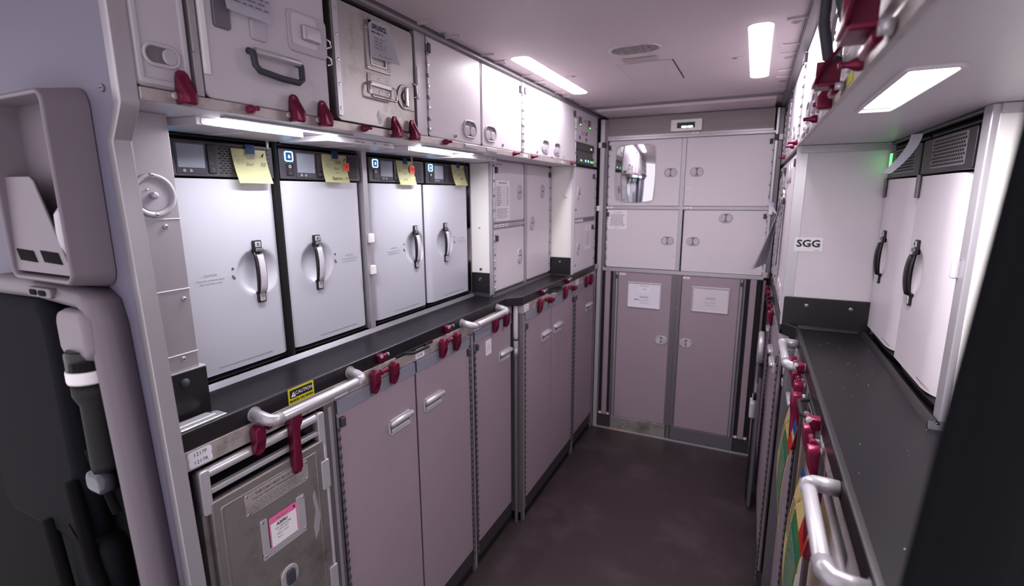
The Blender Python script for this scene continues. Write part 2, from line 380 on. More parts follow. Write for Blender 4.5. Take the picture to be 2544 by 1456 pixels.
def bumper(par, x, z, s_=1.0): MB().rr(x - .008 * s_, x + .008 * s_, z - .014, z + .014, .003, -.010, .002, 'rubber', .003).link('bumper', par)
def keylock(par, x, z):
    b = MB(); b.disc(x, z, .0065, -.004, .001, 'chrome', .001); b.box(x - .0012, x + .0012, -.0046, -.003, z - .004, z + .004, 'ink'); b.link('key_lock', par)
def piano_hinge(par, x, z0, z1):
    b = MB(); b.tube([(x, -.002, z0), (x, -.002, z1)], .0035, 'satin', 8); n_ = int((z1 - z0) / .030)
    for i in range(n_): z = z0 + (z1 - z0) * (i + .5) / n_; b.box(x - .0045, x + .0045, -.0062, -.001, z - .006, z + .005, 'recess' if i % 2 else 'satin')
    b.link('hinge', par)
def screw(b, x, z, y=0.0, r=.006, m='chrome'):
    b.disc(x, z, r, y - .0035, y + .001, m, .0015, 14); b.box(x - r * .6, x + r * .6, y - .0042, y - .003, z - .0009, z + .0009, 'ink')
def door(par, x0, x1, z0, z1, m='laminate', r=.008, t_=.014, bev=.003, out=0.0, name='door'):
    b = MB(); b.rr(x0, x1, z0, z1, r, -out, t_, m, bev, 4); return b.link(name, par)
def carcass(par, x0, x1, z0, z1, d, m='aluminium', fr=.010, y=.003, inner='laminate_dark'):
    b = MB(); b.box(x0, x1, .016, d, z0, z1, inner); b.box(x0, x0 + fr, y, .02, z0, z1, m, .001); b.box(x1 - fr, x1, y, .02, z0, z1, m, .001); b.box(x0, x1, y, .02, z0, z0 + fr, m, .001); b.box(x0, x1, y, .02, z1 - fr, z1, m, .001)
    return b.link('body', par)

# ------------------------------------------------------------------ upper row over the ovens
G = 'upper cabinets with twin paddle handles'
ups = [(1.333, 1.668, 'hingeL', 1.582, 1.485, 1.339, 'light grey upper cabinet door next to the stained metal box'),
       (1.672, 2.026, 'hingeR', 1.736, 1.838, 2.005, 'second light grey upper cabinet along from the stained metal box'),
       (2.034, 2.390, 'hingeL', 2.292, 2.191, 2.045, 'third light grey upper cabinet along from the stained metal box'),
       (2.394, 2.738, 'hingeR', 2.449, 2.545, 2.710, 'light grey upper cabinet beside the indicator light panel')]
names = [('1204F', '1204R', 'Plastic Cup'), ('1205F', '1205R', 'Plastic Cup'), ('1206F', '1206R', ''), ('1207F', '1207R', '')]
for k, (y0, y1, hs, hy, ky, by, lab) in enumerate(ups):
    w_ = y1 - y0; t = thing('upper_cabinet', lab, 'cabinet', 'L', (XO, y0, 1.778), G); H = CZ - .003 - 1.778
    carcass(t, 0, w_, 0, H, .40); d = door(t, .004, w_ - .004, .002, .288)
    oval_handle(d, hy - y0, .048, twin=True); keylock(d, ky - y0, .016); bumper(d, by - y0, .254)
    piano_hinge(t, .001 if hs == 'hingeL' else w_ - .001, .005, .285)
    b = MB(); b.box(0, w_, -.001, .004, .290, H, 'aluminium', .0008)
    x = .014
    for s_, ww in zip(names[k], (.052, .052, .092)):
        if s_: b.rr(x, x + ww, .2915, .3045, .003, -.0022, .0, 'paper', 0, 3); b.text(s_, x + ww / 2, .298, .011, 'ink', -.0026); x += ww + .003
    b.link('label_strip', t)
b = MB()      # post between the metal box bay and the cabinets
b.box(.0, .052, -.001, .40, 0, .306, 'aluminium', .002); b.box(.002, .012, -.004, .0, .10, .19, 'aluminium_bar', .002)
solo(b, 'upper_post', 'aluminium post between the stained metal box and the first white cabinet', 'post', 'L', (XO, 1.277, 1.778))

# indicator panel unit at the end of the row
t = thing('indicator_panel', 'tall service panel with green and blue indicator lights by the far corner', 'panel', 'L', (XO, 2.748, 1.768))
W = .418
b = MB(); b.box(0, W, .012, .40, 0, .316, 'laminate_dark'); b.box(0, .006, -.001, .02, 0, .316, 'satin', .001); b.box(W - .012, W, -.001, .02, 0, .316, 'aluminium', .001); b.box(0, W, -.001, .02, .300, .316, 'aluminium_dark', .001); b.link('body', t)
b = MB(); b.rr(.008, W - .014, .006, .298, .004, 0, .014, 'laminate', .0015, 3)
for x, z, ww, hh, m in ((.068, .237, .056, .050, 'mesh_plate'), (.244, .237, .056, .048, 'mesh_plate'), (.189, .179, .026, .020, 'ink_grey'), (.067, .150, .026, .020, 'ink_grey'), (.191, .146, .026, .020, 'ink_grey')):
    b.rr(x - ww / 2, x + ww / 2, z - hh / 2, z + hh / 2, .003, -.0015, .001, m, 0, 3)
b.lines(.115, .210, .238, .256, 2, 'ink_grey', -.0006, seed=3); b.lines(.09, .17, .165, .19, 2, 'ink_soft', -.0006, seed=4); b.link('fascia', t)
b = MB()
for x in (.07, .25): b.rr(x - .010, x + .010, .216, .222, .002, -.0028, -.001, 'green_led', 0, 2)
b.link('status_light', t)
b = MB(); b.rr(.006, .322, .080, .122, .002, -.010, .004, 'panel_dark', .001, 2); b.rr(.006, .318, .048, .079, .002, -.004, .004, 'black', .001, 2); b.rr(.006, .320, .006, .047, .002, -.010, .004, 'panel_dark', .001, 2)
o = b.link('control_unit', t)
for x, z, m, r_ in ((.256, .098, 'green_led', .004), (.268, .096, 'green_led', .003), (.066, .025, 'green_led', .0045), (.078, .023, 'green_led', .003), (.155, .025, 'blue_led', .006), (.206, .025, 'blue_led', .006), (.257, .024, 'green_led', .0045), (.272, .022, 'green_led', .003), (.299, .024, 'green_led', .005)):
    MB().disc(x, z, r_, -.012, -.009, m, .0005, 10).link('indicator_light', o)
b = MB(); screw(b, W - .03, .23, 0, .005, 'satin_dark'); screw(b, W - .03, .02, 0, .005, 'satin_dark'); b.link('screw', t)

# long shelf under the upper row, with its front rail
t = thing('overhead_shelf', 'long shelf with aluminium front rail under the upper cabinets over the ovens', 'shelf', 'L', (XO, .515, 1.758))
b = MB(); b.box(0, 2.236, .004, .70, 0, .012, 'laminate', .001); b.link('shelf_board', t)
b = MB(); b.box(0, 2.236, -.004, .004, -.002, .0185, 'aluminium_bar', .0012); b.link('front_rail', t)
b = MB()
for y, s_ in ((2.054, '1206'), (2.526, '1207')): b.rr(y - .535, y - .495, .002, .014, .003, -.0052, -.003, 'paper', 0, 3); b.text(s_, y - .515, .008, .009, 'ink', -.0056)
b.link('number_label', t)
b = MB()
for y in (1.583, 1.739): b.rr(y - .515 - .042, y - .515 + .042, .004, .016, .002, -.007, -.003, 'satin', .001, 3)
b.link('slide_tab', t)
for y0_, y1_ in (): pass

# lamps and shallow ducts under the shelf
def shelf_light(y0, y1, lab, grp):
    t = thing('shelf_lamp', lab, 'light', 'L', (-.985, y0, 1.758), grp); w_ = y1 - y0
    b = MB(); b.box(-.025, w_ + .02, -.020, .0, -.004, .0005, 'aluminium', .0015); b.link('housing', t)
    b = MB(); b.box(0, w_, .001, .034, -.0016, -.0005, 'shelf_lamp'); b.link('diffuser', t)
shelf_light(.722, 1.035, 'bright strip lamp under the shelf above the two nearest ovens', 'strip lamps under the oven shelf')
shelf_light(1.405, 1.745, 'bright strip lamp under the shelf above the two farther ovens', 'strip lamps under the oven shelf')
for k, (y0, y1, lb, lab) in enumerate(((.672, .940, ['1208'], 'shallow duct box under the shelf above the nearest oven'), (1.022, 1.290, ['Steam Oven', '1209', 'GAIN 2'], 'shallow duct box with the GAIN 2 label under the shelf'), (1.362, 1.630, ['1210'], 'shallow duct box under the shelf above the third oven'), (1.705, 1.985, ['Steam Oven', '1211', 'GAIN 4'], 'shallow duct box with the GAIN 4 label under the shelf'))):
    w_ = y1 - y0; t = thing('duct_box', lab, 'duct', 'L', (-1.022, y0, 1.742), 'duct boxes under the oven shelf')
    b = MB(); b.prism([(.0, .0), (w_, .0), (w_ + .045, .16), (-.02, .16)], 0, .0158, 'laminate', .0015); b.box(w_ * .42, w_ * .42 + .02, .01, .15, -.0012, .001, 'paper'); b.link('box', t)
    b = MB()
    if len(lb) == 1: b.rr(.01, .12, .0015, .0142, .004, -.0012, .001, 'white', 0, 3); b.text(lb[0], .045, .008, .011, 'ink', -.0016)
    else:
        x = w_ - .185
        for s_, ww in zip(lb, (.068, .050, .060)): b.rr(x, x + ww, .0012, .0146, .004, -.0012, .001, 'white', 0, 3); b.text(s_, x + ww / 2, .008, .0088, 'ink', -.0016); x += ww + .001
    b.link('label', t)

# ------------------------------------------------------------------ the containers stowed in the first upper bays
t = thing('galley_container', 'narrow grey stowage container with an oval recessed handle beside the partition', 'container', 'L', (XO, .514, 1.779))
b = MB(); b.box(0, .094, .012, .40, 0, .272, 'plastic_grey'); b.link('body', t)
d = door(t, .001, .092, .0, .272, 'plastic_grey', .010, .014, .005)
b = MB(); b.frame(.003, .090, .004, .268, .009, .010, -.004, .002, 'plastic_grey', .0018); b.link('rim', d)
oval_handle(d, .044, .053, w_=.062, h_=.038, twin=False, mat_='plastic_grey')
b = MB(); b.box(0, .014, -.001, .40, -.003, .306, 'aluminium', .001); b.box(-.002, .003, -.006, .0, .07, .30, 'steel', .001)
solo(b, 'bay_post', 'thin aluminium divider between the two grey containers', 'post', 'L', (XO, .613, 1.781))
t = thing('galley_container', 'wide grey container with a black framed carry handle over the nearest oven', 'container', 'L', (XO, .630, 1.778))
b = MB(); b.box(0, .305, .012, .42, 0, .272, 'container_plastic'); b.link('body', t)
d = door(t, .002, .303, .0, .272, 'container_plastic', .012, .014, .003)
b = MB(); b.box(.0, .012, -.006, .002, .04, .270, 'white', .002); b.link('hinge', d)
b = MB(); b.tube([(.096, -.002, .102), (.096, -.014, .098), (.097, -.017, .074), (.106, -.018, .065), (.155, -.019, .060), (.200, -.018, .060), (.211, -.017, .068), (.213, -.014, .096), (.213, -.002, .102)], .0066, 'rubber', 12); o = b.link('carry_handle', d)
MB().tube([(.100, -.015, .101), (.209, -.015, .101)], .0068, 'satin', 12).link('handle_bar', o)
b = MB(); b.rr(.196, .303, .128, .212, .012, -.004, .001, 'plastic_grey', .002, 5); b.rr(.206, .272, .142, .206, .008, -.0055, -.003, 'laminate', .001, 4); o = b.link('latch_plate', d)
b = MB(); b.rr(.228, .276, .155, .186, .004, -.016, -.004, 'satin', .004, 4); b.link('latch_lever', o)
b = MB()
for z in (.165, .128): b.tube([(.303, -.002, z + .010), (.311, -.006, z + .006), (.311, -.006, z - .006), (.303, -.002, z - .010)], .0028, 'chrome', 8)
b.link('seal_loop', d)
MB().rr(.028, .062, .128, .20, .006, -.006, .001, 'satin_dark', .002, 4).link('card_clip', d); MB().rr(.105, .140, .126, .165, .006, -.005, .001, 'plastic_grey', .002, 4).link('card_clip', d)
b = MB()
for i in range(4):
    b.poly([(.256 + i * .0055, .058), (.2585 + i * .0055, .058), (.2465 + i * .0055, .086 - i * .005), (.2440 + i * .0055, .086 - i * .005)], -.0006, 'paper'); b.poly([(.246 + i * .0065, .042), (.2485 + i * .0065, .042), (.2565 + i * .0065, .056), (.2540 + i * .0065, .056)], -.0006, 'paper')
b.link('embossed_mark', d)
b = MB(); b.grid(lambda u, v: (.045 + u * .100 + v * .004, -.010 - .010 * (1 - v) ** 2, .160 + v * .10 - u * .002), 6, 6, 'paper', .0004); b.lines(.055, .140, .175, .21, 4, 'ink_grey', -.0205, .3, 4)
solo(b, 'paper_slip', 'curled printed slip hanging on the wide grey container', 'paper', 'L', (XO, .630, 1.778))
t = thing('metal_container', 'stained bare metal box with a folding ring handle and a turn lock', 'container', 'L', (XO, .955, 1.778))
b = MB(); b.box(0, .313, .006, .42, .0, .276, 'steel'); b.link('body', t)
d = door(t, .002, .311, .002, .276, 'steel', .014, .010, .002)
b = MB(); b.rr(.002, .018, .012, .272, .004, -.004, .0, 'satin', .001, 3)
for i in range(5): b.disc(.010, .03 + i * .055, .0035, -.006, -.003, 'chrome', .001, 12)
b.link('riveted_strip', d)
b = MB(); b.frame(.110, .206, .140, .246, .004, .014, -.004, .0, 'steel_worn', .001, 3); b.frame(.126, .190, .152, .24, .003, .006, -.005, -.002, 'satin', .001, 3)
for x in (.115, .201):
    for z in (.146, .238): b.disc(x, z, .003, -.006, -.003, 'chrome', .001, 10)
b.link('card_holder', d)
b = MB(); b.rr(.112, .205, .082, .132, .004, -.003, .0, 'aluminium_bar', .001, 3)
for x in (.122, .156, .192): b.disc(x, .122, .003, -.005, -.002, 'chrome', .001, 10); b.disc(x, .090, .003, -.005, -.002, 'chrome', .001, 10)
b.box(.116, .201, -.009, -.002, .100, .113, 'satin', .002); o = b.link('handle_plate', d)
MB().tube([(.116, -.008, .107), (.108, -.012, .102), (.106, -.014, .080), (.112, -.015, .073), (.205, -.015, .073), (.211, -.014, .080), (.209, -.012, .102), (.201, -.008, .107)], .0032, 'chrome', 8).link('ring_handle', o)
b = MB(); b.disc(.264, .095, .034, -.004, .0, 'steel_worn', .001, 28, 1.0); b.box(.270, .305, -.003, .001, .062, .128, 'steel_worn', .001); o = b.link('lock_plate', d)
b = MB(); b.disc(.262, .095, .016, -.009, -.003, 'satin_dark', .001, 20); b.rr(.256, .268, .068, .122, .006, -.014, -.008, 'chrome', .003, 5); b.link('lock_knob', o)
b = MB(); b.tube([(.306, -.002, .14), (.314, -.008, .135), (.314, -.008, .105), (.306, -.002, .10)], .003, 'chrome', 8); b.disc(.292, .262, .005, -.002, .0, 'satin', .001, 14); b.disc(.292, .262, .003, -.0024, .0, 'recess', 0, 12); b.link('hook', d)
b = MB()
for q in (((.142, .028), (.150, .045), (.158, .028), (.150, .018)), ((.146, .014), (.160, .026), (.164, .020), (.154, .008))): b.poly(q, -.0006, 'paper')
b.link('embossed_mark', d)
b = MB(); b.grid(lambda u, v: (.118 + u * .088 + (1 - v) * (.006 + .016 * u), -.0075 - .010 * (1 - v) ** 2 * u, .170 + v * .088 + u * .006 * v), 6, 8, 'paper', .0004)
mm = Matrix.Translation((0, -.0005, 0)); b.text('59U/SCL', .160, .245, .016, 'ink', -.0088, bold=.0006); b.lines(.128, .180, .228, .236, 1, 'ink', -.009, .4, 5, False); b.lines(.134, .18, .190, .222, 4, 'ink_grey', -.0135, .3, 6, False); b.lines(.14, .21, .175, .181, 1, 'ink_grey', -.0165, .4, 8, False)
solo(b, 'paper_slip', 'white printed slip reading 59U SCL on the stained metal box', 'paper', 'L', (XO, .955, 1.778))
b = MB(); b.box(0, .76, .015, .44, 0, .03, 'black_matte'); b.box(.0, .76, -.002, .02, .008, .03, 'aluminium_dark', .002)
solo(b, 'bay_header', 'dark header rail above the wide grey container and stained metal box', 'rail', 'L', (XO, .515, 2.056))
# ------------------------------------------------------------------ left worktop
XN, XS = -0.970, -0.917
poly = [(-1.60, .515), (XN, .515), (XN, 1.962), (XS, 2.022), (XS, 3.185), (-1.60, 3.185)]
t = thing('worktop', 'long black worktop with rounded edge below the row of four ovens', 'worktop', 'B', (0, 0, 0)); WT = {'L': t}
b = MB(); b.prism(poly, 1.107, 1.135, 'worktop'); b.link('slab', t)
def offs(pl, d): return [(x - d, y) for x, y in pl]
edge = poly[1:5]
b = MB()
for (x0, y0), (x1, y1) in zip(edge, edge[1:]):
    dx, dy = x1 - x0, y1 - y0; L_ = math.hypot(dx, dy); nx, ny = -dy / L_, dx / L_
    e_ = .002
    b.prism([(x0 + nx * .010 - dx / L_ * e_, y0 + ny * .010), (x0 - nx * .002 - dx / L_ * e_, y0 - ny * .002), (x1 - nx * .002 + dx / L_ * e_, y1 - ny * .002), (x1 + nx * .010 + dx / L_ * e_, y1 + ny * .010)], 1.106, 1.1465, 'black', .003)
b.link('front_edge', t, 'black raised front edge')
b = MB()      # sealing strip running in front of the ovens, then round the tall cabinets
def strip(b, pts, h=.012, wd=.016, m='satin'):
    for (x0, y0), (x1, y1) in zip(pts, pts[1:]):
        dx, dy = x1 - x0, y1 - y0; L_ = math.hypot(dx, dy); nx, ny = -dy / L_, dx / L_
        rings = []
        for x, y in ((x0, y0), (x1, y1)): rings.append([(x, y, 1.1352), (x + nx * wd, y + ny * wd, 1.1352 + h), (x + nx * (wd + .006), y + ny * (wd + .006), 1.1352 + h), (x + nx * (wd + .006), y + ny * (wd + .006), 1.130), (x, y, 1.130)])
        b.loft(rings, m)
strip(b, [(-1.154, .60), (-1.154, 2.003)], .012, .012, 'satin_dark'); strip(b, [(-1.160, 2.008), (-1.052, 2.008)], .012, .012, 'black'); strip(b, [(-1.050, 2.01), (-1.050, 2.74)], .012, .012, 'panel_dark'); strip(b, [(-1.05, 2.738), (-.93, 2.738)], .01, .01, 'black')
b.link('sealing_strip', t)
# upright splash plates at the ends
t = thing('splash_plate', 'black upright plate with a domed screw at the near end of the worktop', 'splash plate', 'L', (-1.055, .575, 1.135))
b = MB(); b.rr(0, .073, 0, .103, .003, -.004, .02, 'black', .001, 3); b.link('plate', t); MB().box(-.001, .073, -.005, .02, .103, .106, 'satin', .0005).link('edge_strip', t)
b = MB(); b.lathe([(.010, .0), (.010, -.006), (.007, -.010), (.002, -.012)], 'rubber', 'y', (.024, 0, .080), 20); b.link('screw', t)
t = thing('splash_plate', 'black upright plate with a ring screw at the end of the oven row', 'splash plate', 'B', (-1.176, 2.018, 1.135))
b = MB(); b.rr(.0, .106, 0, .110, .006, -.004, .004, 'black', .001, 3); b.link('plate', t); b = MB(); b.frame(.040, .054, .073, .087, .007, .0025, -.007, -.003, 'chrome', .001, 5); b.link('screw', t)
t = thing('splash_plate', 'black upright plate in the worktop niche below the indicator panel', 'splash plate', 'B', (-1.066, 2.748, 1.135))
b = MB(); b.rr(.0, .132, 0, .106, .006, -.004, .004, 'black', .001, 3); b.link('plate', t); b = MB(); screw(b, .064, .080, -.004, .006); b.link('screw', t)
# aluminium end post with the round socket
t = thing('end_post', 'aluminium post with a round recessed socket between the partition and nearest oven', 'post', 'L', (-1.055, .560, 1.241))
b = MB(); b.box(-.03, .076, .0, .03, 0, .517, 'aluminium', .0015)
for z in (.035, .171, .315): b.box(-.03, .0765, -.0012, .004, z - .001, z + .001, 'white'); 
for x, z in ((.045, .025), (.062, .150), (.045, .30)): screw(b, x, z, 0, .005, 'satin')
b.link('plate', t)
b = MB(); b.lathe([(.042, .001), (.042, -.004), (.039, -.006), (.033, -.005), (.030, .004), (.010, .006)], 'plastic_grey', 'y', (.030, 0, .361), 32); b.lathe([(.0295, .0), (.0295, -.0015)], 'plastic_grey', 'y', (.030, 0, .361), 28); b.lathe([(.007, 0), (.007, -.008), (.004, -.010)], 'satin', 'y', (.030, 0, .361), 16)
screw(b, .030, .399, -.003, .005, 'satin'); screw(b, .030, .323, -.003, .005, 'satin'); b.disc(.020, .372, .002, -.003, 0, 'satin', 0, 8); b.disc(.020, .350, .002, -.003, 0, 'satin', 0, 8); b.link('socket', t)
b = MB(); b.prism([(0, 0), (.10, 0), (.100, .030), (.086, .045), (0, .045)], 0, .010, 'chrome', .003); b.prism([(0, .01), (.083, .01), (.076, .035), (0, .035)], .009, .014, 'satin', .002)
solo(b, 'worktop_clip', 'shiny metal corner channel lying on the near end of the worktop', 'channel', 'L', (-.985, .540, 1.135))

# ------------------------------------------------------------------ ovens
def oven(label, side, loc, width, hx, note=None, paint='oven_paint', power='cyan', grp='steam ovens', lights=True, mirror=False):
    t = thing('steam_oven', label, 'oven', side, loc, grp); Wd = width
    b = MB(); b.box(0, Wd, .034 if lights else .048, .44, .006, .608, 'black_matte'); b.box(.002, Wd - .002, .012, .04, .594, .608, 'black'); b.link('body', t)
    b = MB(); b.loft([[(.006, .03, z), (Wd - .006, .03, z), (Wd - .006, .012, z)] + [(Wd - .006 - k / 8 * (Wd - .012), .006 + .012 * (abs(k / 8 - .5) * 2) ** 4, z) for k in range(1, 8)] + [(.006, .018, z)] for z in (.004, .024)], 'black'); b.link('plinth', t)
    # door: bowed front with a round dish behind the handle
    BK = .034 if lights else .048; z0, z1 = .028, .504; dz = .267; rd = .060; nu, nv = 56, 84
    def prof(u): 
        if not lights:
            e = (1 - u) * Wd; return .040 * (1 - e / .11) ** 2.2 if e < .11 else 0.0
        e = min(u, 1 - u) * Wd; k = .030
        return .014 * (1 - e / k) ** 2.2 if e < k else 0.0
    def fn(u, v):
        x = .003 + u * (Wd - .006); z = z0 + v * (z1 - z0); d = math.hypot(x - hx, z - dz) / rd; y = prof(u)
        if d < 1: y += .021 * (1 - d ** 2.2) ** .8
        return (x, y, z)
    b = MB(); b.grid(fn, nu, nv, paint)
    xs = [fn(i / nu, 0) for i in range(nu + 1)]; 
    # sides, top and bottom edges run back
    for zc in (z0, z1):
        i_ = b.mi(paint); vs_ = [b.bm.verts.new((p[0], p[1], zc)) for p in xs]; vb = [b.bm.verts.new((p[0], BK, zc)) for p in xs]
        for i in range(nu): b.bm.faces.new((vs_[i], vs_[i + 1], vb[i + 1], vb[i])).material_index = i_
    for x_, y_ in ((xs[0][0], xs[0][1]), (xs[-1][0], xs[-1][1])):
        i_ = b.mi('oven_side'); f = b.bm.faces.new([b.bm.verts.new(p) for p in ((x_, y_, z0), (x_, BK, z0), (x_, BK, z1), (x_, y_, z1))]); f.material_index = i_
    bmesh.ops.remove_doubles(b.bm, verts=b.bm.verts[:], dist=1e-5); bmesh.ops.recalc_face_normals(b.bm, faces=b.bm.faces[:])
    d = b.link('door', t, sharp=30)
    b = MB(); tx = hx - .132 if hx > Wd / 2 else hx + .132
    if lights:
        b.text('CAUTION', tx, dz + .008, .0075, 'ink_grey', -.0008); b.text('Oven may contain hot fluids.', tx, dz - .003, .0062, 'ink_grey', -.0008); b.text('open oven door slowly', tx, dz - .011, .0062, 'ink_grey', -.0008)
        b.text('Oven must be closed and locked for taxi, take-off, turbulence and landing', Wd / 2 + .02, z0 + .015, .0052, 'ink', -.0008)
        ix = hx - .072 if hx > Wd / 2 else hx + .072
        b.frame(ix - .003, ix + .003, dz + .014, dz + .020, .003, .0012, -.001, .0, 'ink', 0, 4); b.frame(ix - .004, ix + .001, dz - .006, dz + .001, .002, .001, -.001, .0, 'ink', 0, 3); b.frame(ix - .001, ix + .004, dz - .010, dz - .004, .001, .001, -.001, .0, 'ink', 0, 3)
    else: b.lines(Wd - .15, Wd - .02, z0 + .01, z0 + .016, 1, 'ink_grey', -.0008, .4)
    b.link('lettering', d)
    # handle: lock slider on top, grip, tag below, all in a dark surround
    b = MB(); b.rr(hx - .013, hx + .013, .314, .350, .004, -.006, .002, 'black', .0015, 4); b.rr(hx - .012, hx + .012, .185, .216, .004, -.006, .002, 'black', .0015, 4)
    rings = []
    for k in range(11):
        s_ = k / 10; z = .208 + s_ * .112; bow = .011 * math.sin(PI * s_) ** .6; hw = .0125
        rings.append([(hx - hw, -.002 - bow * .45, z), (hx + hw, -.002 - bow * .45, z), (hx + hw, -.006 - bow, z), (hx - hw, -.006 - bow, z)])
    b.loft(rings, 'black'); h = b.link('handle', d)
    rings = []
    for k in range(11):
        s_ = k / 10; z = .213 + s_ * .100; bow = .011 * math.sin(PI * (z - .208) / .112) ** .6; hw = .0095 - .001 * abs(s_ - .5)
        rings.append([(hx - hw, -.0055 - bow, z), (hx + hw, -.0055 - bow, z), (hx + hw, -.0085 - bow, z), (hx + hw * .8, -.0105 - bow, z), (hx - hw * .8, -.0105 - bow, z), (hx - hw, -.0085 - bow, z)])
    b = MB(); b.loft(rings, 'plastic_grey' if lights else 'black'); b.link('grip', h, sharp=50)
    b = MB(); b.rr(hx - .0085, hx + .0085, .332, .3465, .002, -.0085, -.005, 'satin', .001, 3); b.rr(hx - .0095, hx + .0095, .320, .330, .002, -.012, -.005, 'satin_dark', .002, 3); b.frame(hx - .003, hx + .003, .336, .341, .001, .001, -.0092, -.008, 'ink', 0, 3); b.frame(hx - .002, hx + .002, .3405, .3445, .002, .0008, -.0092, -.008, 'ink', 0, 3); b.link('lock_slider', h)
    b = MB(); b.rr(hx - .008, hx + .008, .1885, .2115, .003, -.0085, -.005, 'satin', .0015, 4); b.lines(hx - .004, hx + .004, .194, .206, 3, 'ink_soft', -.0088, .3, 9); b.link('tag', h)
    # control panel
    Z0, Z1 = .509, .590
    b = MB(); b.rr(.004, Wd - .004, Z0, Z1, .004, -.002, .036, 'panel_dark' if lights else 'black', .0015, 3); c = b.link('control_panel', t)
    sx = -1 if mirror else 1; X = (lambda v: Wd - v) if mirror else (lambda v: v)
    def rx(a, c_): return tuple(sorted((X(a), X(c_))))
    if lights:
        on = power == 'cyan'
        b = MB(); a0, a1 = rx(.022, .050); b.frame(a0, a1, .556, .584, .006, .003, -.0045, -.001, 'cyan_glow' if on else 'blue_led', .0008, 4); b.rr(a0 + .004, a1 - .004, .560, .580, .003, -.0038, -.001, 'navy_glow', .0005, 3); b.frame(a0 + .0105, a1 - .0105, .565, .573, .0035, .0012, -.0044, -.003, 'white_glow', 0, 4); b.box((a0 + a1) / 2 - .0006, (a0 + a1) / 2 + .0006, -.0046, -.003, .569, .575, 'white_glow'); b.link('power_button', c)
        b = MB(); a0, a1 = rx(.025, .049); b.rr(a0, a1, .518, .551, .003, -.0045, -.001, 'black', .001, 3); b.frame(a0 + .008, a1 - .008, .522, .530, .003, .001, -.005, -.004, 'ink_grey', 0, 4); b.frame(a0 + .007, a1 - .009, .539, .547, .003, .0015, -.005, -.004, 'white', 0, 4); b.box(a0 + .002, a1 - .002, -.005, -.004, .5345, .5352, 'ink_grey'); b.link('button_pair', c)
        b = MB(); a0, a1 = rx(.058, .128); b.rr(a0, a1, .514, .584, .002, -.0035, -.001, 'screen_frame', .0008, 2); o = b.link('display', c)
        b = MB(); a0, a1 = rx(.062, .124); b.rr(a0, a1, .528, .580, .001, -.0040, -.003, 'screen', 0, 2); b.disc((a0 + a1) / 2 - .018, .521, .0035, -.0042, -.003, 'ink_soft', 0, 14); b.disc((a0 + a1) / 2 - .003, .521, .0035, -.0042, -.003, 'ink_soft', 0, 14); b.link('screen', o)
        b = MB(); a0, a1 = rx(.132, .152); b.rr(a0, a1, .516, .584, .004, -.0055, -.001, 'black', .0015, 4); b.frame(a0 + .006, a1 - .006, .521, .529, .0035, .001, -.0062, -.005, 'ink_grey', 0, 4); b.box(a0 + .004, a1 - .006, -.006, -.005, .5385, .5395, 'ink_grey'); b.box(a0 + .002, a1 - .008, -.006, -.005, .5625, .5632, 'ink_grey'); b.link('switch_strip', c)
        g0, g1 = rx(.160, Wd - .012)
    else:
        g0, g1 = .082, .298
    b = MB(); nr = 12 if lights else 8; dzz = .068 / nr if lights else .0078; pw = .0125 if lights else .0135
    if not lights: b.rr(g0 - .004, g1 + .002, .520, .586, .004, -.0024, -.001, 'grille_grey', 0, 3)
    for r_ in range(nr):
        z = (.516 if lights else .522) + (r_ + .5) * dzz; x = g0 + (r_ % 2) * pw / 2
        while x + pw * .72 < g1: b.rr(x, x + pw * .74, z - dzz * (.27 if lights else .36), z + dzz * (.27 if lights else .36), dzz * .25, -.0028, -.001, 'black_matte', 0, 2); x += pw
    b.link('air_grille', c); return t
OX, OZ = -1.170, 1.137
oven('nearest steam oven, its strip of controls dark, yellow note reading 30', 'L', (OX, .652, OZ), .316, .238, power='cyan')
oven('second steam oven with lit blue button and a red tag marked 4', 'L', (OX, .981, OZ), .316, .110)
oven('third steam oven, just past the centre post, note with orange and peach tags', 'L', (OX, 1.334, OZ), .318, .246, power='blue')
oven('steam oven at the end of the row beside the white side wall', 'L', (OX, 1.659, OZ), .334, .130)
t = thing('oven_post', 'slim aluminium post with two white clips between the second and third ovens', 'post', 'L', (-1.165, 1.304, 1.145))
MB().box(0, .022, 0, .4, 0, .600, 'aluminium', .002).link('post', t)
for z in (.206, .314): MB().rr(.004, .026, z - .016, z + .016, .004, -.014, .002, 'white_gloss', .004, 4).link('clip', t)
b = MB(); b.box(-.001, .012, .003, .4, 0, .6, 'black_matte'); solo(b, 'gap_filler', 'black filler between the first two ovens in the row', 'filler', 'L', (-1.165, .969, 1.145))
b = MB(); b.tube([(0, 0, 0), (0, 0, -.020)], [.004, .003], 'satin', 12); pp = solo(b, 'pin', 'small metal peg hanging above the note on the nearest oven', 'pin', 'L', (-1.168, .952, 1.742))
dup(pp, 'L', (-1.168, 1.575, 1.742), 'small metal peg hanging above the note on the third oven')

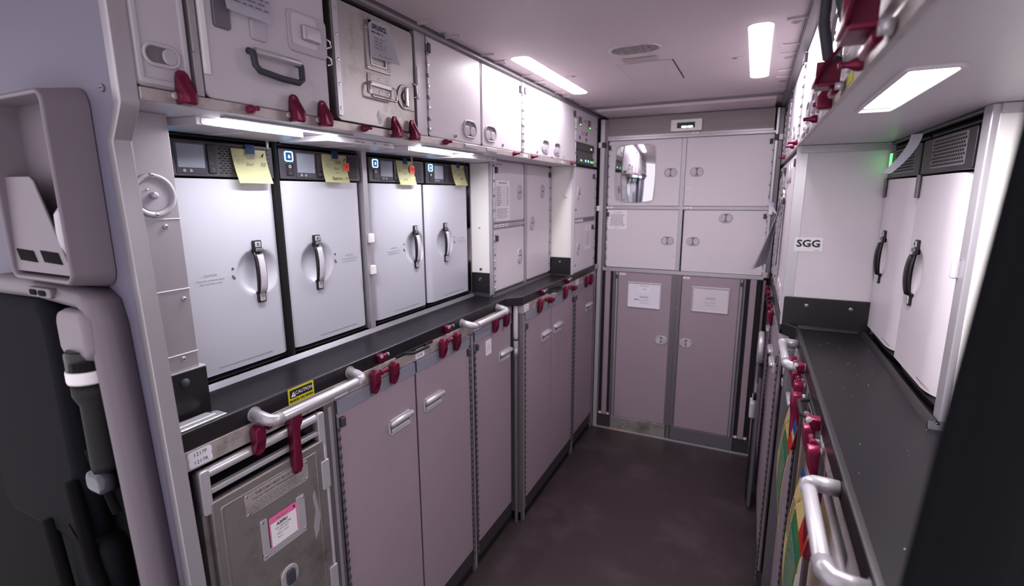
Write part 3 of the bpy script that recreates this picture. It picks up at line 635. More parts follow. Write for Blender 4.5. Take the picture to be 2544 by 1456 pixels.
# sticky notes, each taped with blue tape
def note(name, label, y0, y1, z0, z1, lean, texts, tape, tape_z, loc_x=OX, curl=.012):
    w_, h_ = y1 - y0, z1 - z0
    t = thing(name, label, 'note', 'L', (loc_x - .0, y0, z0), 'yellow handwritten notes on the ovens')
    f = lambda u, v: (u * w_ + (1 - v) * lean, -.006 - curl * (1 - v) ** 2 - .003 * (1 - v) * math.sin(PI * u), v * h_)
    b = MB(); b.grid(f, 8, 10, 'note_yellow', .0004); b.link('sheet', t)
    b = MB()
    yat = lambda z: -.0075 - curl * (1 - z / h_) ** 2 - .003 * (1 - z / h_)
    b.lines(w_ * .35, w_ * .82, h_ * .80, h_ * .84, 1, 'ink_grey', yat(h_ * .82), .35, 3, False); b.box(0.002, w_ - .002, yat(h_ * .78) - .0001, yat(h_ * .78), h_ * .780, h_ * .784, 'ink_grey')
    b.lines(w_ * .10, w_ * .32, h_ * .52, h_ * .72, 3, 'ink_soft', yat(h_ * .62) - .0004, .22, 5, False)
    lx = w_ * .88     # the small bird mark at the top right
    for k in range(3): b.poly([(lx - .004 + k * .002, h_ * .80 + k * .002), (lx + .003 + k * .0008, h_ * .80 + k * .003), (lx + .001 + k * .001, h_ * .86 + k * .003)], yat(h_ * .84), 'ink')
    for s_, fx, fz, sz, m in texts: b.text(s_, w_ * fx + (1 - fz) * lean, h_ * fz, sz, m, yat(h_ * fz) - .0006, shear=.25)
    b.link('writing', t)
    MB().grid(lambda u, v: (tape[0] - y0 + u * tape[1] + .002 * v, yat(h_) + .003 - .0058 + .0025 * v, h_ - .012 + v * .024), 3, 3, 'tape_blue', .0003).link('tape', t)
    return t
note('sticky_note', 'pale yellow note marked Beef 30 taped on the nearest oven', .843, .940, 1.632, 1.716, .006, [('1208', .50, .76, .012, 'ink_grey'), ('Beef', .42, .55, .011, 'ink_grey'), ('30', .82, .56, .015, 'ink_grey')], (.880, .026), 0, curl=.014)
note('sticky_note', 'yellow note marked Beef and Eggplant 10 on the second oven', 1.132, 1.232, 1.640, 1.722, -.006, [('1209', .58, .72, .013, 'ink'), ('Beef', .52, .50, .011, 'ink_grey'), ('+', .50, .34, .012, 'ink_grey'), ('Eggplant - 10', .58, .15, .0125, 'ink')], (1.168, .026), 0, curl=.016)
note('sticky_note', 'yellow note with orange and peach tags on the third oven', 1.476, 1.574, 1.638, 1.723, .007, [('1210', .42, .72, .013, 'ink_grey'), ('CHIX', .38, .48, .011, 'ink_soft'), ('EGPL', .34, .22, .011, 'ink_soft')], (1.512, .026), 0)
note('sticky_note', 'yellow note marked 30 on the oven at the end of the row', 1.843, 1.944, 1.641, 1.727, .004, [('1211', .5, .74, .011, 'ink_soft'), ('CHX', .45, .52, .012, 'ink_soft'), ('30', .60, .32, .014, 'ink')], (1.878, .026), 0, curl=.018)
def tag_note(name, lab, y, z, s_, m, txt_, grp='small coloured tags on the notes'):
    b = MB(); b.rr(-s_ / 2, s_ / 2, -s_ / 2, s_ / 2, .001, -.0006, 0, m, 0, 2)
    if txt_: b.text(txt_, 0, 0, s_ * .62, 'ink', -.001)
    o = solo(b, name, lab, 'tag', 'L', (OX + .0135, y, z), grp); return o
tag_note('sticky_tag', 'small red tag marked 4 on the second oven', 1.222, 1.688, .024, 'note_orange', '4')
tag_note('sticky_tag', 'orange tag marked 10 on the third oven', 1.560, 1.694, .028, 'note_orange', '10')
tag_note('sticky_tag', 'faded peach tag at the lower corner of the third note', 1.566, 1.656, .024, 'note_peach', None)

# white side wall at the end of the oven row and niche side wall
t = thing('side_panel', 'tall white side panel between the last oven and the small cabinets', 'panel', 'B', (-1.178, 2.020, 1.135))
b = MB(); b.box(0, .110, 0, .006, 0, .606, 'white_gloss', .001); b.box(-.002, .004, -.002, .002, 0, .62, 'aluminium', .0005); b.link('board', t)
b = MB(); screw(b, .046, .317, 0, .005, 'satin'); b.link('screw', t); b = MB(); b.disc(.050, .126, .006, -.006, .001, 'rubber', .002, 16); b.link('stud', t)
t = thing('side_panel', 'white side panel of the worktop niche below the indicator panel', 'panel', 'B', (-1.066, 2.750, 1.135))
b = MB(); b.box(0, .132, 0, .003, 0, .622, 'white_gloss', .001); b.link('board', t); MB().disc(.094, .458, .008, -.010, .001, 'white_gloss', .003, 16).link('knob', t)

# ------------------------------------------------------------------ cabinets standing on the worktop (face at x = -1.065)
def vcab(name, lab, side, loc, w_, h_, hnds, hinge, labels=None, d=.45, sq=None, face='laminate', key=None, grp=None, twin=False):
    t = thing(name, lab, 'cabinet', side, loc, grp); carcass(t, 0, w_, 0, h_, d); dr = door(t, .010, w_ - .005, .006, h_ - .006, face)
    for x, z, fl in hnds: oval_handle(dr, x, z, upright=True, w_=.074, h_=.052, twin=False, flip=fl)
    piano_hinge(t, .004 if hinge == 'l' else w_ - .002, .01, h_ - .01)
    if sq is not None: bumper(dr, sq, h_ - .045)
    if key: keylock(dr, *key)
    return t, dr
G = 'small white cabinets standing on the worktop'
t, dr = vcab('worktop_cabinet', 'small upper white cabinet with a printed chart beside the side panel', 'L', (-1.065, 2.030, 1.472), .344, .284, [(.281, .140, False)], 'l', sq=.027, grp=G)
b = MB(); b.rr(.026, .106, .10, .268, .0, 0, 0, 'laminate') if False else b.lines(.03, .11, .262, .27, 1, 'ink_grey', -.0006, .5, 3, False); b.link('small_label', t)
b = MB(); b.rr(0, .145, 0, .184, .003, -.0009, 0, 'white', 0, 3); b.lines(.02, .125, .168, .178, 1, 'ink', -.0012, .4)
for i in range(13): b.box(.006, .139, -.0011, -.0006, .160 - i * .0075 - .0003, .160 - i * .0075 + .0003, 'ink_grey')
for x in (.085, .11): b.box(x - .0003, x + .0003, -.0011, -.0006, .068, .160, 'ink_grey')
b.lines(.008, .06, .068, .156, 12, 'ink', -.0012, .35, 4, False); b.lines(.115, .137, .068, .156, 12, 'ink_grey', -.0012, .35, 5, False); b.lines(.008, .135, .008, .058, 7, 'ink', -.0012, .3, 6, False)
solo(b, 'printed_chart', 'white printed chart with a table of small rows on the cabinet door', 'chart', 'L', (-1.0655, 2.057, 1.482))
b = MB(); b.box(0, .344, .0, .02, 0, .020, 'aluminium', .001)
for x, ww in ((.008, .035), (.055, .05), (.115, .04)): b.rr(x, x + ww, .002, .016, .002, -.002, 0, 'white', 0, 2); b.lines(x + .004, x + ww - .004, .006, .012, 1, 'ink', -.0024, .5, int(x * 1000))
solo(b, 'label_rail', 'aluminium rail with three white labels between the two small cabinets', 'rail', 'L', (-1.065, 2.030, 1.450))
vcab('worktop_cabinet', 'small lower white cabinet standing on the worktop beside the side panel', 'L', (-1.065, 2.030, 1.150), .344, .298, [(.284, .144, False)], 'l', sq=.027, grp=G)
vcab('tall_cabinet', 'tall white cabinet with two small handles reaching from worktop to shelf', 'L', (-1.065, 2.402, 1.150), .330, .606, [(.214, .468, False), (.070, .301, False)], 'r', sq=.318, grp=None)
b = MB(); b.box(0, .018, -.002, .014, 0, .618, 'aluminium', .002); pp = solo(b, 'cabinet_post', 'aluminium corner post rising from the worktop at the side panel', 'post', 'L', (-1.065, 2.012, 1.140), 'aluminium posts of the worktop cabinets')
dup(pp, 'L', (-1.065, 2.377, 1.140), 'aluminium post between the small white cabinets and the tall one')
b = MB(); b.box(0, .73, .016, .3, .0005, .014, 'panel_dark', .001); solo(b, 'cabinet_plinth', 'dark plinth below the white cabinets on the worktop', 'plinth', 'L', (-1.065, 2.012, 1.135))
# column under the indicator panel
G = 'white cabinets below the indicator panel'
t, dr = vcab('column_cabinet', 'white cabinet directly below the indicator panel', 'L', (XO, 2.756, 1.460), .395, .296, [(.062, .147, True)], 'r', sq=.345, key=(.012, .055), grp=G)
t, dr = vcab('column_cabinet', 'white cabinet with a small notice, at worktop height below the indicator panel', 'L', (XO, 2.756, 1.141), .395, .302, [(.071, .145, True)], 'r', sq=.345, key=(.018, .053), grp=G)
b = MB(); b.rr(0, .12, 0, .15, .002, -.0008, 0, 'white', 0, 2); b.lines(.012, .108, .02, .115, 11, 'ink_soft', -.0011, .45, 8); b.lines(.04, .08, .128, .138, 1, 'ink_grey', -.0011, .5); solo(b, 'notice', 'small printed notice on the cabinet at worktop height by the far corner', 'notice', 'L', (XO - .0, 2.952, 1.268))
b = MB(); b.box(0, .40, -.001, .012, 0, .018, 'aluminium_dark', .001)
for x, ww in ((.01, .035), (.055, .04), (.10, .05)): b.rr(x, x + ww, .003, .015, .002, -.0025, 0, 'white', 0, 2)
solo(b, 'label_rail', 'dark rail with three white labels between the two column cabinets', 'rail', 'L', (XO, 2.752, 1.442))
b = MB(); b.box(0, .013, -.002, .014, 0, .614, 'satin', .001); pp = solo(b, 'column_post', 'slim aluminium edge post of the column below the indicator panel', 'post', 'L', (XO, 2.738, 1.141), 'edge posts of the far column')
dup(pp, 'L', (XO, 3.154, 1.141), 'slim aluminium edge post of the column against the far corner')

# ------------------------------------------------------------------ lower left: bays, doors, cart
def pull_handle(par, x, z):
    b = MB(); b.frame(x - .055, x + .055, z - .026, z + .026, .012, .007, -.004, .001, 'satin', .0015, 5); b.rr(x - .048, x + .048, z - .019, z + .019, .006, -.0008, .0, 'satin_dark', 0, 3); o = b.link('handle', par, sharp=50)
    b = MB(); b.tube([(x - .053, -.008, z + .014), (x + .053, -.008, z + .014)], .0105, 'satin', 14); b.rr(x - .044, x + .044, z - .017, z - .006, .003, -.005, 0, 'plastic_grey', .002, 3); b.link('grip', o, sharp=50)
def lower(lab, x, y0, y1, hy, hinge, bump, side='L', zt=1.064, grp='tall grey trolley compartment doors', far=False):
    w_ = abs(y1 - y0); t = thing('compartment_door', lab, 'door', side, (x, y0, .045), grp); H = zt - .045
    z0 = .070
    b = MB(); b.rr(.003, w_ - .003, z0, H, .004, 0, .016, 'laminate_dark', .0015, 3); p = b.link('door_panel', t)
    b = MB(); b.rr(.003, w_ - .003, H - .040, H - .001, .003, -.004, .002, 'strip_blue', .001, 3)
    for x_ in (.03, w_ - .03): b.disc(x_, H - .021, .003, -.0055, -.003, 'strip_blue', .001, 8)
    b.link('guard_strip', t, 'blue grey guard strip along the top')
    b = MB(); b.box(0, w_, .002, .02, 0, z0 - .002, 'skirt', .001); b.link('skirting', t)
    if hy is not None: pull_handle(p, hy, .890 - .045)
    hx_ = .001 if hinge == 'l' else w_ - .001
    b = MB(); b.tube([(hx_, -.003, .03), (hx_, -.003, H - .05)], .0035, 'satin_dark', 8)
    n_ = 34
    for i in range(n_): z = .05 + (H - .11) * i / n_; b.box(hx_ - .0045, hx_ + .0045, -.0068, -.002, z, z + .010, 'hole')
    b.link('hinge', t)
    if bump is not None: bumper(p, bump, .998 - .045 - .0)
    return t, p
lower('tall grey door numbered 1218 beside the open trolley bay', 'x', 0, 0, 0, 0, 0) if False else None
lower('tall grey door just past the open trolley bay, below the near grab rail end', XL, .922, 1.273, 1.184 - .922, 'l', .018)
lower('tall grey door below the black pull handle and the 1219 labels', XL, 1.277, 1.626, 1.369 - 1.277, 'r', .336)
lower('tall grey door with a blank square sticker, below the second grab rail', XL, 1.662, 2.002, 1.935 - 1.662, 'l', .018)
lower('tall grey door at the bend of the worktop past the round pole', XF, 2.046, 2.390, 2.307 - 2.046, 'l', .016)
lower('tall grey door between the worktop bend and the far corner door', XF, 2.394, 2.750, 2.486 - 2.394, 'r', .345)
lower('tall grey door nearest the far corner on the oven side', XF, 2.776, 3.166, 3.052 - 2.776, 'l', .014)
b = MB(); b.rr(0, .050, 0, .066, .001, -.0008, 0, 'paper', 0, 2); b.lines(.008, .042, .02, .045, 3, 'ink_soft', -.0011, .3); o = solo(b, 'blank_sticker', 'faded square sticker on the door below the second grab rail', 'sticker', 'L', (XL, 1.758, .937))
# posts between the bays
def post(lab, x, y0, w_, z1=1.066, m='aluminium_dark', grp='posts between the lower compartments'):
    b = MB(); b.box(0, w_, -.001, .5, 0, z1, m, .002); b.box(w_ * .35, w_ * .65, -.0035, .0, .01, z1 - .01, 'aluminium', .001); return solo(b, 'bay_post', lab, 'post', 'L', (x, y0, 0), grp)
post('aluminium post between the open trolley bay and the first grey door', XL, .882, .036)
post('aluminium post below the near end of the second grab rail', XL, 1.630, .028)
post('aluminium post where the worktop bends outward', XF, 2.030, .014)
post('slim aluminium post next to the far corner door', XF, 2.754, .018)
post('aluminium corner post at the far end of the oven side', -.914, 3.172, .020, 1.14)
b = MB(); b.tube([(0, 0, .0), (0, 0, .88)], .009, 'aluminium_dark', 12); b.tube([(0, 0, .86), (0, 0, .90)], .011, 'aluminium', 12); b.tube([(0, 0, .90), (0, 0, 1.106)], .011, 'plastic_grey', 12); b.tube([(0, 0, .94), (0, 0, .955)], .0125, 'aluminium_dark', 12)
solo(b, 'pole', 'round metal pole under the bend of the worktop', 'pole', 'L', (-.948, 2.016, .0))
# the rail with latches below the worktop edge
def rail(lab, x, y0, y1, side='L', grp='latch rails below the worktops', num=()):
    w_ = abs(y1 - y0); t = thing('latch_rail', lab, 'rail', side, (x, y0, 1.066), grp)
    b = MB(); b.box(0, w_, -.001, .03, 0, .041, 'aluminium_bar', .0008)
    for i in range(int(w_ / .16)): b.disc(.10 + i * .16, .026, .0022, -.002, 0, 'ink_grey', 0, 8)
    b.link('bar', t)
    for p_, s1_, s2_ in num:
        b = MB()
        for k, s_ in ((1, s1_), (0, s2_)):
            b.rr(p_ - .024, p_ + .024, .004 + k * .0165, .0205 + k * .0165, .004, -.0022, 0, 'paper', 0, 3); b.text(s_, p_, .0125 + k * .0165, .0115, 'ink', -.0026)
        b.link('number_label', t)
rail('latch rail over the open trolley bay with labels 1217F and 1217R', XL, .515, .882, num=[(.045, '1217F', '1217R')])
rail('latch rail from the first grey door to the second grab rail', XL, .882, 1.655, num=[(.062, '1218F', '1218R'), (.419, '1219F', '1219R')])
rail('latch rail below the second grab rail', XL, 1.655, 2.010, num=[(.028, '1220F', '1220R')])
rail('latch rail past the worktop bend', XF, 2.030, 2.760, num=[(.034, '1221F', '1221R'), (.397, '1222F', '1222R')])
rail('latch rail over the far corner door', XF, 2.766, 3.172, num=[(.050, '1223F', '1223R')])

# the cart in the open bay
t = thing('galley_cart', 'worn metal meal cart with a pink bordered card in the open bay', 'cart', 'L', (XL + .004, .548, .03))
Wc = .322
b = MB(); b.box(.004, Wc - .004, .02, .60, .06, .955, 'black_matte'); b.box(.0, .014, .004, .58, .05, .99, 'steel_worn', .002); b.box(Wc - .014, Wc, .004, .58, .05, .99, 'steel_worn', .002); b.box(.0, Wc, .030, .58, .955, .962, 'black_matte', .002); b.link('body', t)  # black body and top plate stand in for shade between the bars
b = MB(); b.tube([(.012, .006, 1.015), (Wc - .012, .006, 1.015)], .0115, 'satin', 14); b.rr(-.002, .020, .930, 1.028, .006, -.008, .02, 'satin', .003, 4); b.rr(Wc - .020, Wc + .002, .930, 1.028, .006, -.008, .02, 'satin', .003, 4); b.box(.012, Wc - .012, -.002, .012, .968, .980, 'satin', .002); b.link('top_handle', t)
b = MB(); b.rr(.012, Wc - .010, .07, .955, .006, -.010, .012, 'steel_worn', .005, 4); b.frame(.030, Wc - .034, .09, .935, .006, .006, -.012, -.008, 'steel_worn', .0015, 4); d = b.link('door', t)
b = MB(); b.tube([(Wc - .006, -.008, .10), (Wc - .006, -.008, .94)], .005, 'satin', 8)
for z in (.25, .55, .86): b.rr(Wc - .026, Wc + .0, z - .04, z + .04, .003, -.015, -.008, 'satin', .002, 3)
b.link('hinge', d)
b = MB(); b.rr(.083, .255, .876, .930, .004, -.0125, -.009, 'aluminium_bar', .0008, 3); b.text('THIS CART MUST BE LATCHED', .169, .921, .0088, 'ink', -.0129); b.text('FOR TAXI, TAKE-OFF, TURBULENCE AND LANDING', .169, .911, .0058, 'ink', -.0129); b.lines(.09, .25, .880, .905, 5, 'ink_grey', -.0129, .35, 3)
for x in (.088, .250):
    for z in (.881, .925): b.disc(x, z, .003, -.0145, -.012, 'chrome', .001, 10)
b.link('instruction_plate', d)
b = MB(); b.rr(.112, .130, .755, .848, .003, -.0135, -.009, 'satin', .001, 3); b.rr(.212, .236, .755, .848, .003, -.0135, -.009, 'satin', .001, 3); b.rr(.112, .236, .746, .766, .003, -.0128, -.009, 'satin', .001, 3)
for x in (.118, .230):
    for z in (.757, .842): b.disc(x, z, .003, -.0155, -.013, 'chrome', .001, 10)
b.link('card_holder', d)
b = MB(); b.rr(.150, .200, .632, .690, .024, -.014, -.008, 'satin', .002, 8); b.rr(.163, .187, .640, .680, .008, -.020, -.013, 'rubber', .003, 4); b.link('door_latch', d)
b = MB(); b.poly([(.262, .70), (.275, .72), (.283, .76), (.276, .80), (.270, .84), (.262, .82), (.268, .78), (.258, .74)], -.0103, 'ink_soft'); b.link('smudge', d)
b = MB(); b.rr(0, .078, 0, .079, .002, -.0007, 0, 'pink', 0, 2); b.rr(.003, .075, .003, .062, .001, -.0012, -.0006, 'white', 0, 2); b.text('A359U', .034, .054, .0105, 'ink', -.0016, bold=.0004); b.text('SCL DRYSTORE', .036, .0445, .0065, 'ink', -.0016); b.text('LONG CART', .036, .037, .0052, 'ink', -.0016); b.text('POS 1: 1217', .034, .028, .0062, 'ink', -.0016); b.text('POS 2:', .026, .019, .0055, 'ink', -.0016)
b.poly([(.070, .066), (.073, .070), (.070, .075), (.067, .070)], -.0012, 'ink'); b.lines(.015, .06, .066, .071, 1, 'ink_grey', -.0012, .4)
solo(b, 'cart_card', 'pink bordered card reading A359U SCL DRYSTORE on the metal cart', 'card', 'L', (XL + .0155, .548 + .134, .792))
b = MB(); b.box(0, .030, .02, .62, 0, 1.06, 'black_matte'); o = solo(b, 'bay_lining', 'dark lining of the open trolley bay on the partition side of the metal cart', 'lining', 'L', (XL, .515, .0), 'linings of the open bay')
b = MB(); b.box(0, .008, .02, .62, 0, 1.06, 'black_matte'); o = solo(b, 'bay_lining', 'dark lining of the open trolley bay against the first grey door', 'lining', 'L', (XL, .873, .0), 'linings of the open bay')

# ------------------------------------------------------------------ grab rails, caution label, pull handle
def grab(lab, side, x, yc, half, z=1.124, so=.052, rise=-.010, grp='tubular grab rails on the worktop edges'):
    t = thing('grab_rail', lab, 'rail', side, (x, yc, z), grp)
    h = half; pts = lambda s_: [(s_ * h, .000, 0), (s_ * h, -so * .5, rise * .3), (s_ * (h - .003), -so * .82, rise * .7), (s_ * (h - .012), -so * .97, rise), (s_ * (h - .030), -so, rise)]
    b = MB(); b.tube([(-(h - .028), -so, rise), (h - .028, -so, rise)], .0112, 'satin', 16); b.link('bar', t, sharp=50)
    for s_ in (-1, 1):
        b = MB(); b.tube(pts(s_), .0135, 'aluminium', 16); b.lathe([(.017, .001), (.017, -.003)], 'aluminium', 'y', (s_ * h, 0, 0), 18); b.link('elbow', t, sharp=50)
    return t
grab('tubular grab rail in front of the yellow CAUTION label', 'L', XN + .002, .836, .148)
grab('tubular grab rail next to the bend of the oven side worktop', 'L', XN + .002, 1.722, .148)
b = MB(); b.rr(0, .078, 0, .042, .003, -.0008, 0, 'caution_yellow', 0, 3); b.rr(.005, .073, .017, .037, .002, -.0012, -.0006, 'ink', 0, 3); b.poly([(.008, .020), (.022, .020), (.015, .034)], -.0015, 'white'); b.box(.0145, .0155, -.0018, -.0014, .024, .030, 'ink'); b.box(.0145, .0155, -.0018, -.0014, .0215, .0228, 'ink')
b.text('CAUTION', .047, .027, .0118, 'white', -.0016, bold=.0002); b.text('BRAKES ON WHEN', .039, .0095, .0082, 'ink', -.0012, bold=.0003)
solo(b, 'caution_label', 'yellow and black CAUTION label on the worktop edge behind the grab rail', 'label', 'L', (XN + .003, .779, 1.105))
def pull(lab, side, x, y0, w_, par=None):
    b = MB(); z = 0; b.tube([(0, .004, 0), (.012, -.020, 0), (.022, -.028, 0), (w_ - .022, -.028, 0), (w_ - .012, -.020, 0), (w_, .004, 0)], .0052, 'black_matte', 10); b.box(-.04, w_ + .04, -.004, .004, -.007, .003, 'black_matte', .001)
    o = b.link('pull_handle', WT[side], lab); o.location = (x, y0, 1.108); o.rotation_euler = (0, 0, ROT[side]); return o
pull('black pull handle above the 1219 labels', 'L', XN + .002, 1.218, .120)
pull('black pull handle past the bend of the oven side worktop', 'L', XS + .002, 2.380, .125)

# ------------------------------------------------------------------ burgundy latches
def paddle_mesh(L_=.071, w_=.026, d_=.022):
    # hangs down: eye at the top, scooped tip at the bottom; origin at the eye
    b = MB(); rings = []
    n = 14
    for k in range(n + 1):
        s_ = k / n; z = .013 - s_ * L_; 
        if s_ < .18: hw = w_ / 2 * math.sqrt(max(.02, 1 - ((.18 - s_) / .18) ** 2))
        elif s_ > .86: hw = w_ / 2 * .92 * math.sqrt(max(.03, 1 - ((s_ - .86) / .14) ** 2))
        else: hw = w_ / 2 * (1 - .08 * s_)
        dep = d_ * (1 - .55 * max(0, (s_ - .45) / .55) ** 1.3)
        scoop = .008 * max(0, math.sin(PI * min(1, max(0, (s_ - .50) / .48))))
        rings.append([(-hw, 0, z), (hw, 0, z), (hw, -dep + .002, z), (hw * .85, -dep, z), (hw * .4, -dep + scoop, z), (-hw * .4, -dep + scoop, z), (-hw * .85, -dep, z), (-hw, -dep + .002, z)])
    b.loft(rings, 'burgundy'); return b
def latch_proto(lab, side, loc, grp='burgundy paddle latches', rz=None):
    t = thing('paddle_latch', lab, 'latch', side, loc, grp)
    paddle_mesh().link('paddle', t, sharp=42); b = MB(); b.lathe([(.008, .0), (.008, .006)], 'satin', 'y', (0, 0, 0), 14); b.link('pivot', t); return t
LP = latch_proto('burgundy paddle latch hanging over the left part of the metal cart', 'L', (XL + .008, .678, 1.092))
def latch(lab, side, x, y, z=1.092): return dup(LP, side, (x, y, z), lab, 'burgundy paddle latches')
latch('first burgundy paddle latch right after the near grab rail', 'L', XL + .008, 1.063)
latch('burgundy paddle latch left of the 1219 labels, second of its pair', 'L', XL + .008, 1.148)
latch('burgundy paddle latch just after the 1219 labels', 'L', XL + .008, 1.418)
latch('burgundy paddle latch before the second grab rail, second of its pair', 'L', XL + .008, 1.510)
latch('burgundy paddle latch hanging under the middle of the second grab rail', 'L', XL + .008, 1.820, 1.082)
latch('burgundy paddle latch under the far elbow of the second grab rail', 'L', XL + .008, 1.925, 1.082)
latch('burgundy paddle latch first after the worktop bend', 'L', XF + .008, 2.196)
latch('burgundy paddle latch right after the second black pull handle', 'L', XF + .008, 2.562)
latch('nearer burgundy paddle latch over the far corner door', 'L', XF + .008, 2.958)
latch('farther burgundy paddle latch over the far corner door', 'L', XF + .008, 3.050)
# long bar latch over the cart
t = thing('bar_latch', 'long burgundy bar latch hanging down over the middle of the metal cart', 'latch', 'L', (XL + .012, .769, 1.093), 'long burgundy bar latches')
b = MB(); b.loft([[(-w_, 0, z), (w_, 0, z), (w_, -d_ + .003, z), (w_ - .003, -d_, z), (-w_ + .003, -d_, z), (-w_, -d_ + .003, z)] for z, w_, d_ in ((.012, .008, .018), (.006, .016, .024), (-.020, .017, .024), (-.032, .011, .022), (-.060, .0105, .020), (-.135, .012, .018), (-.148, .009, .014))], 'burgundy'); b.link('bar', t, sharp=42)
b = MB(); b.lathe([(.009, .0), (.009, .010)], 'satin', 'y', (0, 0, 0), 14); b.link('pivot', t); LB = t
# butterfly pins and upper pull pins
t = thing('butterfly_pin', 'burgundy butterfly pin half hidden by the near grab rail over the cart', 'latch', 'L', (XL + .004, .720, 1.090), 'small burgundy butterfly pins')
b = MB(); rings = []
for k in range(9):
    s_ = -1 + k / 4; a = .006 + .005 * abs(s_) ** 1.2 if abs(s_) < .95 else .006
    rings.append([(s_ * .017, -.010 - a * math.cos(q), a * math.sin(q)) for q in [2 * PI * j / 10 for j in range(10)]])
b.loft(rings, 'burgundy'); b.link('wings', t, sharp=50); b = MB(); b.lathe([(.004, .004), (.004, -.012)], 'satin', 'y', (0, 0, 0), 10); b.link('stem', t); BP = t
for x, y, z, lab in ((XL + .004, 1.106, 1.090, 'burgundy butterfly pin between the first pair of paddle latches after the near rail'), (XL + .004, 1.465, 1.088, 'burgundy butterfly pin between the paddle latches after the 1219 labels'), (XL + .004, 1.872, 1.079, 'burgundy butterfly pin under the second grab rail'), (XF + .004, 2.29, 1.086, 'burgundy butterfly pin next to the first latch after the worktop bend'), (XF + .004, 2.64, 1.087, 'burgundy butterfly pin next to the latch after the second pull handle')):
    dup(BP, 'L', (x, y, z), lab)
for x, y, lab in ((XF + .006, 2.335, 'tilted burgundy wedge latch before the second black pull handle'), (XF + .006, 2.70, 'tilted burgundy wedge latch before the far corner door')):
    o = dup(LP, 'L', (x, y, 1.082), lab, 'tilted burgundy wedge latches'); o.rotation_euler = (0, math.radians(0), PI / 2); o.scale = (.9, 1.5, .45)
t = thing('pull_pin', 'burgundy pull pin on the worktop edge above the first latch pair', 'latch', 'L', (XN + .002, 1.102, 1.128), 'small burgundy pull pins on the worktop edges')
b = MB(); b.loft([[(-w_, -.002, z), (w_, -.002, z), (w_, -d_, z), (-w_, -d_, z)] for z, w_, d_ in ((-.014, .007, .016), (-.004, .0085, .020), (.008, .010, .026), (.014, .010, .026))], 'burgundy'); b.tube([(-.011, -.024, .012), (.013, -.024, .012)], .0055, 'burgundy', 10); b.link('pin_body', t); MB().tube([(.012, -.024, .012), (.016, -.024, .012)], .0058, 'satin', 10).link('cap', t); MB().tube([(-.013, -.024, .012), (-.011, -.024, .012)], .0058, 'satin', 10).link('cap', t); UP = t
for x, y, lab in ((XN + .002, 1.463, 'burgundy pull pin on the worktop edge just before the second grab rail'), (XS + .002, 2.240, 'burgundy pull pin on the worktop edge just past the bend'), (XS + .002, 2.608, 'burgundy pull pin on the worktop edge past the second pull handle')):
    dup(UP, 'L', (x, y, 1.128), lab)
# wedge latches and bottle shaped pegs on the overhead rail
def wedge_mesh():
    b = MB(); rings = []
    for z, w_, y0, y1 in ((-.014, .0105, 0, -.020), (-.010, .0118, 0, -.024), (.008, .0118, .0, -.0245), (.018, .0116, -.001, -.018), (.030, .0112, -.002, -.0105), (.038, .0095, -.002, -.008), (.043, .0050, -.003, -.006)):
        sc_ = .006 if .0 < z < .036 else 0
        rings.append([(-w_, y0, z), (w_, y0, z), (w_, y1, z), (w_ * .6, y1 + sc_ * .3, z), (0, y1 + sc_, z), (-w_ * .6, y1 + sc_ * .3, z), (-w_, y1, z)])
    b.loft(rings, 'burgundy'); return b
t = thing('wedge_latch', 'burgundy wedge latch under the narrow container by the partition', 'latch', 'L', (XO + .006, .582, 1.770), 'burgundy wedge latches on the overhead rails')
wedge_mesh().link('wedge', t, sharp=45); b = MB(); b.lathe([(.006, .002), (.006, -.004)], 'satin', 'y', (-.013, 0, 0), 10); b.link('pivot', t); WL = t
for y, lab in ((.818, 'burgundy wedge latch under the middle of the wide grey container'), (.898, 'burgundy wedge latch under the far side of the wide grey container'), (1.157, 'burgundy wedge latch under the middle of the stained metal box'), (1.236, 'burgundy wedge latch under the far side of the stained metal box')):
    o = dup(WL, 'L', (XO + .006, y, 1.770), lab)
t = thing('peg_knob', 'small burgundy bottle shaped peg under the wide grey container', 'latch', 'L', (XO + .004, .712, 1.768), 'burgundy bottle shaped pegs on the overhead rails')
b = MB(); b.lathe([(.004, .002), (.0085, -.001), (.0095, -.006), (.008, -.012), (.0045, -.018), (.0042, -.025), (.0048, -.027), (.0030, -.030)], 'burgundy', 'y', (0, 0, 0), 14); b.link('peg', t, sharp=50); b = MB(); b.lathe([(.006, .002), (.006, -.0015)], 'satin', 'y', (0, 0, 0), 12); b.link('collar', t); PG = t
for y, lab in ((1.035, 'small burgundy peg on the rail below the stained metal box'), (1.412, 'small burgundy peg below the first white upper cabinet'), (1.931, 'small burgundy peg below the second white upper cabinet'), (2.122, 'small burgundy peg below the third white upper cabinet'), (2.661, 'small burgundy peg below the last white upper cabinet')):
    dup(PG, 'L', (XO + .004, y, 1.768), lab)
# ------------------------------------------------------------------ the far unit
def bcab(name, lab, x0, x1, z0, z1, hnd, key=None, grp='white cabinet doors of the far unit', hinge='l', bump=None):
    t = thing(name, lab, 'cabinet', 'B', (x0, YB, z0), grp); w_, h_ = x1 - x0, z1 - z0
    b = MB(); b.box(.0, w_, .016, .24, .0, h_, 'laminate_dark'); b.link('body', t); d = door(t, 0, w_, 0, h_, 'laminate', .004, .016, .002)
    for x, z, fl in hnd: oval_handle(d, x - x0, z - z0, w_=.076, h_=.054, twin=False, flip=fl)
    if key: keylock(d, key[0] - x0, key[1] - z0)
    hx_ = .000 if hinge == 'l' else w_
    piano_hinge(t, hx_, .01, h_ - .01)
    if bump: bumper(d, bump[0] - x0, bump[1] - z0)
    return t, d
t, d = bcab('far_cabinet', 'white cabinet door of the far unit with a rounded square mirror', -.850, -.413, 1.530, 1.926, [(-.471, 1.729, False)], (-.427, 1.636), bump=(-.858 + .012, 1.885))
